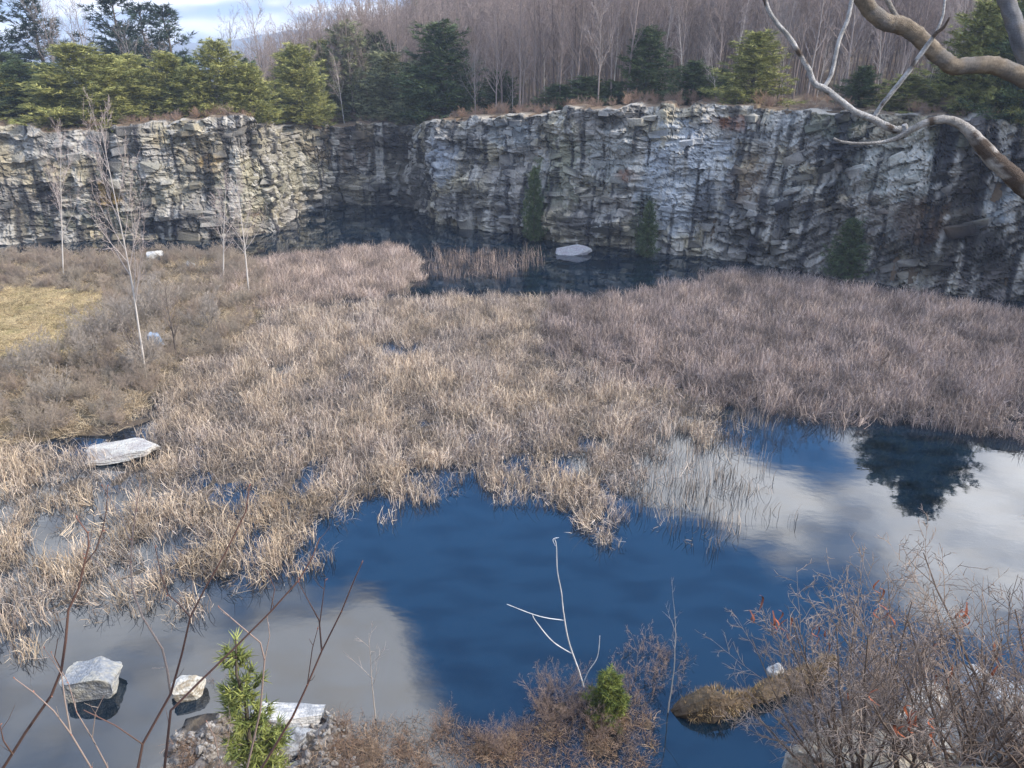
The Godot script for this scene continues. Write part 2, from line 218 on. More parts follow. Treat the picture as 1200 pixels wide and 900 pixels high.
func paint(rough := 0.9, tex: Texture2D = null, scale := 1.0, bump: Texture2D = null, bump_cm := 0.0, col := Color.WHITE, vertex := true, spec := 0.3) -> StandardMaterial3D:
	var m := StandardMaterial3D.new()
	m.vertex_color_use_as_albedo = vertex
	m.albedo_color = col if vertex else col.linear_to_srgb()
	m.roughness = rough
	m.metallic_specular = spec
	if tex:
		m.albedo_texture = tex
	if bump:
		m.heightmap_enabled = true
		m.heightmap_texture = bump
		m.heightmap_scale = bump_cm
	if tex or bump:
		m.uv1_triplanar = true
		m.uv1_world_triplanar = true
		m.uv1_scale = Vector3.ONE * scale
	return m

func noise_tex(freq: float, lo: float, hi: float, seed_: int, type := FastNoiseLite.TYPE_SIMPLEX_SMOOTH, oct := 5) -> NoiseTexture2D:
	var n := FastNoiseLite.new()
	n.seed = seed_
	n.noise_type = type
	n.frequency = freq
	n.fractal_octaves = oct
	var t := NoiseTexture2D.new()
	t.width = 512
	t.height = 512
	t.seamless = true
	t.noise = n
	var g := Gradient.new()
	g.set_color(0, Color(lo, lo, lo).linear_to_srgb())
	g.set_color(1, Color(hi, hi, hi).linear_to_srgb())
	t.color_ramp = g
	return t

func rv(rng: RandomNumberGenerator) -> Vector3:
	return Vector3(rng.randfn(), rng.randfn(), rng.randfn()) * 0.6

# ---------------------------------------------------------------- terrain
func rim(p: Vector2) -> Vector2:      # distance to the rim line and its height there
	var best := 1e9
	var h := 11.0
	for i in CLIFF.size() - 1:
		var a := Vector2(CLIFF[i].x, CLIFF[i].z)
		var b := Vector2(CLIFF[i + 1].x, CLIFF[i + 1].z)
		var q := Geometry2D.get_closest_point_to_segment(p, a, b)
		var d := p.distance_squared_to(q)
		if d < best:
			best = d
			h = lerpf(CLIFF[i].y, CLIFF[i + 1].y, a.distance_to(q) / a.distance_to(b))
	return Vector2(sqrt(best), h)

func inside(poly: Array, p: Vector2) -> bool:
	return Geometry2D.is_point_in_polygon(p, PackedVector2Array(poly))

func in_opening(p: Vector2) -> bool:
	for o in OPENINGS:
		if pow((p.x - o[0]) / o[2], 2) + pow((p.y - o[1]) / o[3], 2) < 1.0: return true
	return false

func hill(x: float, z: float) -> float:
	var d := maxf(0.0, -z - 104.0)
	var g := clampf((x / maxf(60.0, -z) + 0.17) / 0.30, -0.45, 1.15)
	return minf(d * 0.2, 60.0) * g + n_lo.get_noise_2d(x * 1.5, z * 1.5) * minf(d * 0.03, 5.0)

func ground(x: float, z: float) -> float:
	var p := Vector2(x, z)
	if Geometry2D.is_point_in_polygon(p, PIT):
		var r := n_lo.get_noise_2d(x * 9.0, z * 9.0)
		var y := -0.9 + r * 0.15
		if z > -17.5:
			var near := minf(16.3, 16.9 + 1.4 * z) + 2.0 * smoothstep(2.2, 5.2, x) * smoothstep(-13.5, -10.5, z) * smoothstep(-3.0, -6.0, z) + r * 0.5
			y = maxf(y, near)
		var q := p + Vector2(n_lo.get_noise_2d(x * 12.0, z * 12.0), n_lo.get_noise_2d(x * 12.0 + 300.0, z * 12.0)) * 1.2
		if inside(SCRUB, q): y = maxf(y, 0.16 + r * 0.3)
		if inside(MEADOW, q): y = maxf(y, 0.45 + r * 0.3)
		var back := q + Vector2(0, 3.2)
		if (inside(BED_CLIFFSIDE, q) or inside(BED_MIDDLE, q) or inside(BED_FAR, q)) and (z < -40.0 or inside(BED_CLIFFSIDE, back) or inside(BED_MIDDLE, back) or inside(BED_FRONT, back)) and not in_opening(p):
			y = maxf(y, 0.02 + n_lo.get_noise_2d(x * 30.0, z * 30.0) * 0.14)
		elif inside(BED_FRONT, q) and inside(BED_FRONT, back) and not in_opening(p):
			y = maxf(y, -0.02 + n_lo.get_noise_2d(x * 30.0, z * 30.0) * 0.12)
		if inside(STONY_BANK, q): y = maxf(y, 0.13 + n_lo.get_noise_2d(x * 45.0, z * 45.0) * 0.34 + n_lo.get_noise_2d(x * 130.0, z * 130.0) * 0.12)
		if inside(SHORE, q): y = maxf(y, -0.10 + n_lo.get_noise_2d(x * 40.0, z * 40.0) * 0.3)
		return y
	var e := rim(p)
	if e.x < 2.0 and z < -4.0: return -1.5
	return e.y + minf(e.x, 25.0) * 0.012 + hill(x, z) + n_lo.get_noise_2d(x * 7.0, z * 7.0) * 0.35 - 0.15

func ground_color(x: float, z: float, y: float) -> Color:
	var p := Vector2(x, z)
	var f := 0.5 + 0.5 * n_lo.get_noise_2d(x * 22.0, z * 22.0)
	var q := p + Vector2(n_lo.get_noise_2d(x * 14.0, z * 14.0), n_lo.get_noise_2d(x * 14.0 + 300.0, z * 14.0)) * 1.8
	if Geometry2D.is_point_in_polygon(p, PIT):
		if inside(MEADOW, q): return Color(0.36, 0.29, 0.13).lerp(Color(0.24, 0.20, 0.09), f * 0.9)
		if inside(SCRUB, q): return Color(0.17, 0.13, 0.075).lerp(Color(0.10, 0.08, 0.06), f)
		if inside(STONY_BANK, q): return Color(0.24, 0.22, 0.20).lerp(Color(0.10, 0.08, 0.06), smoothstep(0.3, 0.7, 0.5 + n_lo.get_noise_2d(x * 90.0, z * 90.0)))
		if z > -14.6: return Color(0.12, 0.09, 0.065).lerp(Color(0.19, 0.16, 0.12), f)
		return Color(0.11, 0.09, 0.07).lerp(Color(0.065, 0.055, 0.045), f)
	var litter := Color(0.17, 0.125, 0.085).lerp(Color(0.12, 0.09, 0.065), f)
	return litter.lerp(Color(0.30, 0.25, 0.17), smoothstep(0.6, 0.8, f))

func sheet(xs: Array, zs: Array, drop := 0.0) -> ArrayMesh:
	var m := Mb.new()
	for z in zs:
		for x in xs:
			var y := ground(x, z)
			m.v.append(Vector3(x, y - drop, z))
			m.c.append(ground_color(x, z, y))
	var w := xs.size()
	for j in zs.size() - 1:
		for i in w - 1:
			var a := j * w + i
			for k in [a, a + 1, a + w, a + 1, a + w + 1, a + w]: m.ix.append(k)
	return m.mesh(true)

# ---------------------------------------------------------------- quarry faces
func cell(u: float, v: float) -> float:
	return n_cell.get_noise_2d(u, v)

func crack(u: float, v: float, wide: float) -> float:
	return 1.0 - smoothstep(0.0, wide, n_edge.get_noise_2d(u, v) + 1.0)

# relief of the face at arc length s and height y: x = metres proud, then three numbers for the colour
func face(s: float, y: float, dip: float) -> Array:
	var wu := n_lo.get_noise_2d(s * 14.0, y * 14.0) * 0.55
	var wv := n_lo.get_noise_2d(s * 11.0 + 500.0, y * 16.0) * 0.4
	var u := s + wu
	var v := y + wv - dip * s
	var a := cell(u / 2.3, v / 0.95)
	var b := cell(u / 0.95 + 40.0, v / 0.42 + 7.0)
	var ca := crack(u / 2.3, v / 0.95, 0.16)
	var cb := crack(u / 0.95 + 40.0, v / 0.42 + 7.0, 0.14)
	var big := n_lo.get_noise_2d(s * 3.4, y * 6.0) * 1.3 + n_lo.get_noise_2d(s * 9.0 + 90.0, y * 2.2) * 0.8
	var rough := 0.45 + 0.55 * smoothstep(-0.25, 0.3, n_lo.get_noise_2d(s * 4.0 + 150.0, y * 7.0))
	var c := cell(u / 0.5 + 90.0, v / 0.16)
	var joint := 1.0 - smoothstep(0.0, 0.05, absf(n_lo.get_noise_2d(s * 16.0 + 400.0, y * 1.6)))
	var ledge := cell(u / 5.0 + 17.0, v / 0.34)
	var d := big - 0.45 + (a * 0.34 + b * 0.17) * rough + ledge * 0.16 * (1.5 - rough) + c * 0.06 - ca * 0.28 - cb * 0.12 - joint * 0.22 + n_lo.get_noise_2d(s * 90.0, y * 90.0) * 0.07
	return [d, a, b, maxf(ca, cb * 0.6)]

func stone_color(x: float, y: float, s: float, a: float, b: float) -> Color:
	var tone := 0.70 + 0.26 * a + 0.32 * b
	var warm := 0.5 + 0.5 * n_lo.get_noise_2d(s * 6.0 + 700.0, y * 8.0)
	var c := Color(0.36, 0.34, 0.305).lerp(Color(0.42, 0.375, 0.27), smoothstep(0.4, 0.68, warm)) * tone
	# each stain has an uneven edge of its own
	var rag := n_lo.get_noise_2d(s * 30.0, y * 18.0) * 0.55 + n_lo.get_noise_2d(s * 90.0, y * 30.0) * 0.35 + b * 0.25
	for p in PATCHES:
		var e := pow((x - p[0]) / p[2], 2.0) + pow((y - p[1]) / p[3], 2.0)
		if e < 2.2:
			var k: float = 1.0 - smoothstep(0.55, 1.25, e + rag * 1.1)
			if k > 0.0: c = c.lerp(p[4] * (0.75 + 0.35 * (0.5 + 0.5 * b)) * 1.1, k * p[5])
	# runs of black seepage and pale lime
	var run := n_lo.get_noise_2d(s * 34.0 + 60.0, y * 2.6)
	c = c.lerp(Color(0.045, 0.045, 0.05), smoothstep(0.14, 0.30, run + 0.1 * b) * 0.85)
	var lime := n_lo.get_noise_2d(s * 26.0 + 900.0, y * 6.0)
	c = c.lerp(Color(0.52, 0.50, 0.45), smoothstep(0.2, 0.4, lime + 0.15 * b) * 0.6)
	c = c.lerp(c * Color(0.52, 0.50, 0.52), smoothstep(27.0, 33.0, x + rag * 5.0) * smoothstep(0.05, -0.12, lime))
	c.a = 1.0
	return c

func dip_at(x: float) -> float:
	if x < -24.0: return 0.03
	if x < 23.0: return -0.02 + 0.0005 * x
	return 0.42

var path := []          # [position, outward, height, arc length] every 0.12 m
func trace_path() -> void:
	var raw := []
	for i in CLIFF.size() - 1:
		var a: Vector3 = CLIFF[i]
		var b: Vector3 = CLIFF[i + 1]
		var far := b.x < -60.0 or a.x > 45.0
		var n := int(ceil(Vector2(a.x - b.x, a.z - b.z).length() / (0.5 if far else 0.125)))
		for k in n: raw.append(a.lerp(b, float(k) / n))
	raw.append(CLIFF[-1])
	var sm := []
	for i in raw.size():
		var s := Vector3.ZERO
		var n := 0
		for k in range(-7, 8):
			s += raw[clampi(i + k, 0, raw.size() - 1)]
			n += 1
		sm.append(s / n)
	var s := 0.0
	for i in sm.size():
		if i: s += Vector2(sm[i].x - sm[i - 1].x, sm[i].z - sm[i - 1].z).length()
		var t: Vector3 = sm[mini(i + 5, sm.size() - 1)] - sm[maxi(i - 5, 0)]
		var out := Vector3(-t.z, 0, t.x).normalized()
		path.append([Vector3(sm[i].x, 0, sm[i].z), out, sm[i].y, s])

func quarry_face(i0: int, i1: int, label: String, mat: Material, seed_: int, count: int) -> void:
	var m := Mb.new()
	var rows := 108
	var back := [0.15, 0.5, 1.0, 1.8, 2.8, 4.2, 5.6]
	var per := rows + back.size()
	for i in range(i0, i1 + 1):
		var e: Array = path[i]
		var pos: Vector3 = e[0]
		var out: Vector3 = e[1]
		var s: float = e[3]
		var dip := dip_at(pos.x)
		var top: float = e[2] + n_lo.get_noise_1d(s * 12.0) * 0.5 + cell(s / 1.6, 3.0) * 0.22
		for j in rows:
			var y := lerpf(-0.8, top, float(j) / (rows - 1))
			var f := face(s, y, dip)
			var k := smoothstep(top + 0.1, top - 1.4, y)
			m.v.append(pos + out * (f[0] - y * 0.045 - (1.0 - k) * 0.35) + Vector3(0, y, 0))
			m.c.append(stone_color(pos.x, y, s, f[1], f[2]))
		for b in back.size():
			var t: float = back[b]
			var y := top + 0.10 + n_lo.get_noise_2d(s * 25.0, t * 40.0) * 0.14 - (0.9 if b == back.size() - 1 else 0.0)
			var f := face(s, top, dip)
			var q: Vector3 = pos - out * (t - f[0] + top * 0.045 + 0.35) + Vector3(0, y, 0)
			var bare := smoothstep(-0.1, 0.15, n_lo.get_noise_2d(s * 8.0, 40.0) - t * 0.08)
			m.v.append(q)
			m.c.append(ground_color(q.x, q.z, y).lerp(Color(0.34, 0.32, 0.28), bare))
	for i in i1 - i0:
		for j in per - 1:
			var a := i * per + j
			for k in [a, a + per, a + 1, a + 1, a + per, a + per + 1]: m.ix.append(k)
	var o := solo("quarry_cliff", m.mesh(), mat, Vector3.ZERO, label, "cliff", "", "structure")
	# blocks that stand proud of the face
	var rng := RandomNumberGenerator.new()
	rng.seed = seed_
	for n in count:
		var e: Array = path[rng.randi_range(i0 + 4, i1 - 4)]
		var pos: Vector3 = e[0]
		var y: float = rng.randf_range(0.2, e[2] - 0.25)
		var dip := dip_at(pos.x)
		var f := face(e[3], y, dip)
		var w := rng.randf_range(0.55, 1.5) * (1.35 if rng.randf() < 0.2 else 1.0)
		var h := w * rng.randf_range(0.32, 0.62)
		var out: Vector3 = e[1]
		var along := out.cross(Vector3.UP)
		var bs := Basis(along, Vector3.UP, -out).orthonormalized()
		bs = bs * Basis(Vector3(0, 0, 1), atan(dip) * (1.0 if along.x > 0.0 else -1.0) + rng.randfn() * 0.09) * Basis(Vector3.UP, rng.randfn() * 0.2) * Basis(Vector3.RIGHT, rng.randfn() * 0.12)
		var t := Transform3D(bs * Basis.from_scale(Vector3(w, h, w * 0.8)), pos + out * (f[0] - y * 0.045 - w * rng.randf_range(0.14, 0.32)) + Vector3(0, y, 0))
		part("rock_block", block_mesh(rng, t, e[3], pos), mat, o)

func block_mesh(rng: RandomNumberGenerator, t: Transform3D, s: float, pos: Vector3) -> ArrayMesh:
	var m := Mb.new()
	var cut := rng.randf_range(0.10, 0.26)
	var j := {}
	for x in [-1, 1]:
		for y in [-1, 1]:
			for z in [-1, 1]:
				j[Vector3(x, y, z)] = rv(rng) * 0.34
	# each corner becomes three points, one on each of its faces
	var p = func(k: Vector3, axis: int) -> Vector3:
		var q: Vector3 = k * 0.5
		for n in 3:
			if n != axis: q[n] -= k[n] * cut * 0.5
		return q + j[k] * 0.5
	var own := cell(s, t.origin.y * 2.0)
	for axis in 3:
		for side in [-1.0, 1.0]:
			var o1 := (axis + 1) % 3
			var o2 := (axis + 2) % 3
			var ks := []
			for e in [[-1, -1], [1, -1], [1, 1], [-1, 1]]:
				var k := Vector3.ZERO
				k[axis] = side
				k[o1] = e[0]
				k[o2] = e[1]
				ks.append(k)
			m.quad(p.call(ks[0], axis), p.call(ks[1], axis), p.call(ks[2], axis), p.call(ks[3], axis), Color.WHITE)
			for e in 4:
				var k0: Vector3 = ks[e]
				var k1: Vector3 = ks[(e + 1) % 4]
				var ax2 := o2 if k0[o2] == k1[o2] else o1
				if ax2 > axis: m.quad(p.call(k0, axis), p.call(k1, axis), p.call(k1, ax2), p.call(k0, ax2), Color.WHITE)
	for k in j: m.tri(p.call(k, 0), p.call(k, 1), p.call(k, 2), Color.WHITE)
	for i in m.v.size():
		var q := t * m.v[i]
		m.v[i] = q
		m.c[i] = stone_color(q.x, q.y, s + q.x - pos.x, own * 0.8, own * 0.6)
	return m.mesh()

func boulder_mesh(size: Vector3, seed_: int, col: Color, col2: Color, cuts := 9, res := 18, box := 0.0) -> ArrayMesh:
	var rng := RandomNumberGenerator.new()
	rng.seed = seed_
	var planes := []
	for k in cuts: planes.append([rv(rng).normalized(), rng.randf_range(0.52, 0.82)])
	if box > 0.0:
		for axis in 3:
			for side in [-1.0, 1.0]:
				var e := Vector3.ZERO
				e[axis] = side
				planes.append([(e + rv(rng) * 0.12).normalized(), box])
	var m := Mb.new()
	for axis in 3:
		for side in [-1.0, 1.0]:
			var n0 := m.v.size()
			for i in res + 1:
				for k in res + 1:
					var q := Vector3.ZERO
					q[axis] = side
					q[(axis + 1) % 3] = tan((float(i) / res - 0.5) * PI / 2.0)
					q[(axis + 2) % 3] = tan((float(k) / res - 0.5) * PI / 2.0)
					q = q.normalized()
					var u := q
					for e in planes:
						var over: float = u.dot(e[0]) - e[1]
						if over > 0.0: u -= e[0] * over
					var f := n_lo.get_noise_3dv(q * 60.0 + Vector3.ONE * seed_ * 31.0)
					var f2 := n_lo.get_noise_3dv(q * 190.0 + Vector3.ONE * seed_ * 17.0)
					u *= 1.0 + f * 0.10 + f2 * 0.05
					m.v.append(u * size * 0.62)
					m.c.append(col.lerp(col2, smoothstep(-0.15, 0.3, f + f2)))
			for i in res:
				for k in res:
					var a := n0 + i * (res + 1) + k
					for t in [a, a + 1, a + res + 1, a + 1, a + res + 2, a + res + 1]: m.ix.append(t)
	return m.mesh()

# ---------------------------------------------------------------- plants
func grow(ms: Array, rng: RandomNumberGenerator, p: Vector3, d: Vector3, length: float, r: float, lvl: int, o: Dictionary) -> void:
	var n: int = o.segs[lvl]
	var pts := [p]
	var rad := [r]
	var dirs := [d]
	var end: float = o.get("end", 0.25)
	for k in n:
		d = (d + rv(rng) * o.wander[lvl] + Vector3.UP * o.up[lvl]).normalized()
		p += d * length / n
		pts.append(p)
		rad.append(r * lerpf(1.0, end, (k + 1.0) / n))
		dirs.append(d)
	var cols: Array = o.col
	ms[mini(lvl, ms.size() - 1)].tube(pts, rad, o.sides[lvl], cols[lvl], cols[mini(lvl + 1, cols.size() - 1)])
	if lvl + 1 >= o.levels: return
	var kids: int = o.kids[lvl]
	for k in kids:
		var t: float = lerpf(o.start[lvl], 0.98, (k + rng.randf()) / kids)
		var f := t * n
		var i := mini(int(f), n - 1)
		var at: Vector3 = pts[i].lerp(pts[i + 1], f - i)
		var rr: float = lerpf(rad[i], rad[i + 1], f - i)
		var dd: Vector3 = dirs[i + 1]
		var side := dd.cross(rv(rng)).normalized()
		var an: float = o.spread[lvl] * rng.randf_range(0.7, 1.25)
		var nd := (dd * cos(an) + side * sin(an)).normalized()
		var taper: float = o.get("shape", 0.55)
		grow(ms, rng, at, nd, length * o.lr[lvl] * (1.0 - taper * t) * rng.randf_range(0.7, 1.2), maxf(rr * o.rr, o.min_r), lvl + 1, o)

func bare_tree(seed_: int, bark: Color, twig: Color, slim := 1.0) -> Array:    # 10 m tall: [trunk, crown]
	var rng := RandomNumberGenerator.new()
	rng.seed = seed_
	var a := Mb.new()
	var b := Mb.new()
	grow([a, b], rng, Vector3.ZERO, Vector3.UP, 9.6, 0.105 * slim, 0, {"levels": 4, "segs": [9, 5, 3, 2], "sides": [6, 4, 3, 3], "wander": [0.05, 0.12, 0.2, 0.25], "up": [0.05, 0.10, 0.06, 0.03],
		"kids": [17, 8, 5], "start": [0.28, 0.2, 0.2], "spread": [0.72, 0.7, 0.7], "lr": [0.52, 0.5, 0.5], "rr": 0.5, "min_r": 0.011, "shape": 0.62, "end": 0.16,
		"col": [bark, bark.lerp(twig, 0.5), twig, twig]})
	return [a.mesh(true), b.mesh()]

func shrub(seed_: int, h: float, stems: int, bark: Color, twig: Color, spread: float, kids: Array, minr := 0.004, r := 0.014) -> Array:
	var rng := RandomNumberGenerator.new()
	rng.seed = seed_
	var a := Mb.new()
	var b := Mb.new()
	for k in stems:
		var an := rng.randf() * TAU
		var dir := Vector3(cos(an) * spread * rng.randf(), 1.0, sin(an) * spread * rng.randf()).normalized()
		grow([a, b], rng, Vector3(cos(an), 0, sin(an)) * h * 0.06 * rng.randf(), dir, h * rng.randf_range(0.6, 1.0), r * rng.randf_range(0.7, 1.2), 0, {"levels": 4, "segs": [6, 4, 3, 2], "sides": [5, 3, 3, 3], "wander": [0.13, 0.2, 0.28, 0.3], "up": [0.06, 0.08, 0.05, 0.02],
			"kids": kids, "start": [0.18, 0.12, 0.15], "spread": [0.6, 0.75, 0.8], "lr": [0.55, 0.5, 0.5], "rr": 0.6, "min_r": minr, "shape": 0.5, "end": 0.3, "col": [bark, bark.lerp(twig, 0.4), twig, twig]})
	return [a.mesh(), b.mesh()]

func pine(seed_: int, tiers: int, sparse: float, deep: Color, tip: Color, needle := 0.26, taper := 0.85, full := 1.0, wide := 1.0) -> Array:    # 8 m tall, 4 m wide: [trunk, crown]
	var rng := RandomNumberGenerator.new()
	rng.seed = seed_
	var t := Mb.new()
	var m := Mb.new()
	var wood := Color(0.10, 0.085, 0.07)
	var pts := []
	var rad := []
	for k in 9:
		pts.append(Vector3(rng.randfn() * 0.04, k, rng.randfn() * 0.04) if k else Vector3(0, -0.3, 0))
		rad.append(lerpf(0.13, 0.015, k / 8.0))
	t.tube(pts, rad, 6, wood, wood)
	for w in tiers:
		var f := (w + rng.randf() * 0.6) / tiers
		var y := lerpf(0.25 + 2.2 * sparse, 7.85, f)
		var reach := 2.0 * pow(1.0 - f, taper) * rng.randf_range(0.72, 1.12) * wide + 0.16 * wide
		var n := int(rng.randi_range(4, 7) * (0.6 + 0.4 * full))
		var off := rng.randf() * TAU
		for k in n:
			if rng.randf() < sparse * 0.4: continue
			var an := off + TAU * (k + rng.randfn() * 0.16) / n
			var R := reach * rng.randf_range(0.45, 1.18)
			var rise := lerpf(0.08, 0.9, f) + rng.randfn() * 0.17
			var out := Vector3(cos(an), 0, sin(an))
			var tipp := Vector3(0, y + R * rise + 0.10 * R, 0) + out * R
			var root := Vector3(0, y, 0)
			m.tube([root, root.lerp(tipp, 0.5) - Vector3(0, 0.05 * R, 0), tipp], [0.03 * (1.1 - f), 0.018, 0.006], 3, wood, wood)
			var tufts := int(R * 8.5 * full / wide) + 3
			for q in tufts:
				var g := pow((q + rng.randf()) / tufts, 0.75)
				if g < 0.18 + 0.25 * sparse: continue
				var c0 := root.lerp(tipp, g) - Vector3(0, 0.05 * R * sin(g * PI), 0)
				var sidew := out.cross(Vector3.UP) * rng.randfn() * 0.30 * R * (1.15 - g) * 0.8
				c0 += sidew + Vector3(0, rng.randfn() * 0.15 * minf(1.0, wide * 1.2), 0)
				var col := deep.lerp(tip, clampf(rng.randf_range(-0.15, 1.0), 0.0, 1.0))
				for e in 9:
					var dir := (out * 0.75 + Vector3.UP * 0.55 + rv(rng) * 1.1).normalized()
					var wd := dir.cross(rv(rng)).normalized() * needle * 0.075
					var b0 := c0 + rv(rng) * 0.05
					m.tri(b0 - wd, b0 + wd, b0 + dir * needle * rng.randf_range(0.7, 1.2), col)
	return [t.mesh(true), m.mesh()]

func reed_clump(seed_: int, blades: int, wide: float, lean: float, broken: float, wild := 1.0) -> ArrayMesh:     # about 1 m tall
	var rng := RandomNumberGenerator.new()
	rng.seed = seed_
	var m := Mb.new()
	var tones := [Color(0.50, 0.44, 0.37), Color(0.40, 0.35, 0.30), Color(0.62, 0.56, 0.48), Color(0.30, 0.26, 0.23), Color(0.48, 0.44, 0.40), Color(0.22, 0.18, 0.155)]
	for k in blades:
		var an := rng.randf() * TAU
		var at := Vector3(cos(an), 0, sin(an)) * wide * sqrt(rng.randf())
		var h := rng.randf_range(0.55, 1.05)
		var dir := (Vector3.UP + rv(rng) * lean).normalized()
		var bend := Vector3(rng.randfn(), 0, rng.randfn()) * 0.16 * wild
		var col: Color = tones[rng.randi() % tones.size()] * rng.randf_range(0.8, 1.15)
		col.a = 1.0
		var w := rng.randf_range(0.007, 0.014)
		var side := dir.cross(rv(rng)).normalized() * w
		var p0 := at
		var p1 := at + dir * h * 0.5
		var p2 := at + dir * h * 0.82 + bend * h * 0.5
		var p3 := at + dir * h + bend * h * 1.3
		if rng.randf() < broken:
			p2 = p1 + (Vector3(rng.randfn(), rng.randf_range(-0.4, 0.5), rng.randfn())).normalized() * h * 0.28
			p3 = p2 + (Vector3(rng.randfn(), -0.7, rng.randfn())).normalized() * h * 0.25
		m.quad(p0 - side, p0 + side, p1 + side * 0.9, p1 - side * 0.9, col)
		m.quad(p1 - side * 0.9, p1 + side * 0.9, p2 + side * 0.7, p2 - side * 0.7, col)
		m.tri(p2 - side * 0.7, p2 + side * 0.7, p3, col * 1.05)
	return m.mesh()

func scatter(parent: Node3D, called: String, m: Mesh, mat: Material, where: Array, colors: Array) -> void:
	if where.is_empty(): return
	var mm := MultiMesh.new()
	mm.transform_format = MultiMesh.TRANSFORM_3D
	mm.use_colors = true
	mm.mesh = m
	mm.instance_count = where.size()
	for k in where.size():
		mm.set_instance_transform(k, where[k])
		mm.set_instance_color(k, colors[k])
	var o := MultiMeshInstance3D.new()
	o.name = called
	o.multimesh = mm
	o.material_override = mat
	parent.add_child(o, true)

func reed_bed(called: String, label: String, poly: Array, per_m2: float, low: float, high: float, meshes: Array, mat: Material, tint: Color, tint2: Color, seed_: int, patchy := 0.0, ragged := 1.3, fringe := 0.55) -> void:
	var rng := RandomNumberGenerator.new()
	rng.seed = seed_
	var o := base(called, Vector3.ZERO, label, "reeds", "", "stuff")
	var box := Rect2(poly[0], Vector2.ZERO)
	for p in poly: box = box.expand(p)
	var step := 1.0 / sqrt(per_m2)
	var where := []
	var cols := []
	for k in meshes.size():
		where.append([])
		cols.append([])
	var packed := PackedVector2Array(poly)
	var z := box.position.y - 1.0
	while z < box.end.y + 1.0:
		var x := box.position.x - 1.0
		while x < box.end.x + 1.0:
			var p := Vector2(x + rng.randf() * step, z + rng.randf() * step)
			x += step
			var q := p + Vector2(n_lo.get_noise_2d(p.x * 14.0, p.y * 14.0), n_lo.get_noise_2d(p.x * 14.0 + 200.0, p.y * 14.0)) * ragged + Vector2(rng.randfn(), rng.randfn()) * 0.22
			if not Geometry2D.is_point_in_polygon(q, packed): continue
			if in_opening(p) and rng.randf() < 0.86: continue
			# the beds thin out towards the open water
			if p.y > -45.0 and not Geometry2D.is_point_in_polygon(q + Vector2(0, 2.6 + 3.0 * n_lo.get_noise_2d(p.x * 20.0, 9.0)), packed) and not inside(BED_FRONT, q + Vector2(0, 2.6)) and rng.randf() < fringe: continue
			var f := n_lo.get_noise_2d(p.x * 10.0 + 77.0, p.y * 10.0)
			if rng.randf() < patchy * smoothstep(0.25, -0.25, f): continue
			var big := n_lo.get_noise_2d(p.x * 5.0 + 33.0, p.y * 5.0)
			var mid := n_lo.get_noise_2d(p.x * 18.0 + 11.0, p.y * 18.0)
			var h := lerpf(low, high, clampf(0.5 + 0.5 * big + 0.55 * mid + rng.randfn() * 0.16, 0.0, 1.1))
			var flat := n_lo.get_noise_2d(p.x * 24.0 + 400.0, p.y * 24.0)
			var k := rng.randi() % meshes.size()
			var b := Basis(Vector3.UP, rng.randf() * TAU) * Basis(Vector3.RIGHT, mid * 0.5 + rng.randfn() * 0.14 + (rng.randf_range(0.5, 1.1) if flat > 0.16 and rng.randf() < 0.6 else 0.0))
			where[k].append(Transform3D(b * Basis.from_scale(Vector3(0.95, h, 0.95)), Vector3(p.x, -0.06, p.y)))
			var c := tint.lerp(tint2, clampf(0.5 + 1.3 * f + rng.randfn() * 0.12, 0.0, 1.0)) * clampf(0.97 + 0.8 * mid + 0.35 * big + rng.randfn() * 0.15, 0.5, 1.45)
			c.a = 1.0
			cols[k].append(c)
		z += step
	for k in meshes.size(): scatter(o, "reed_stems", meshes[k], mat, where[k], cols[k])

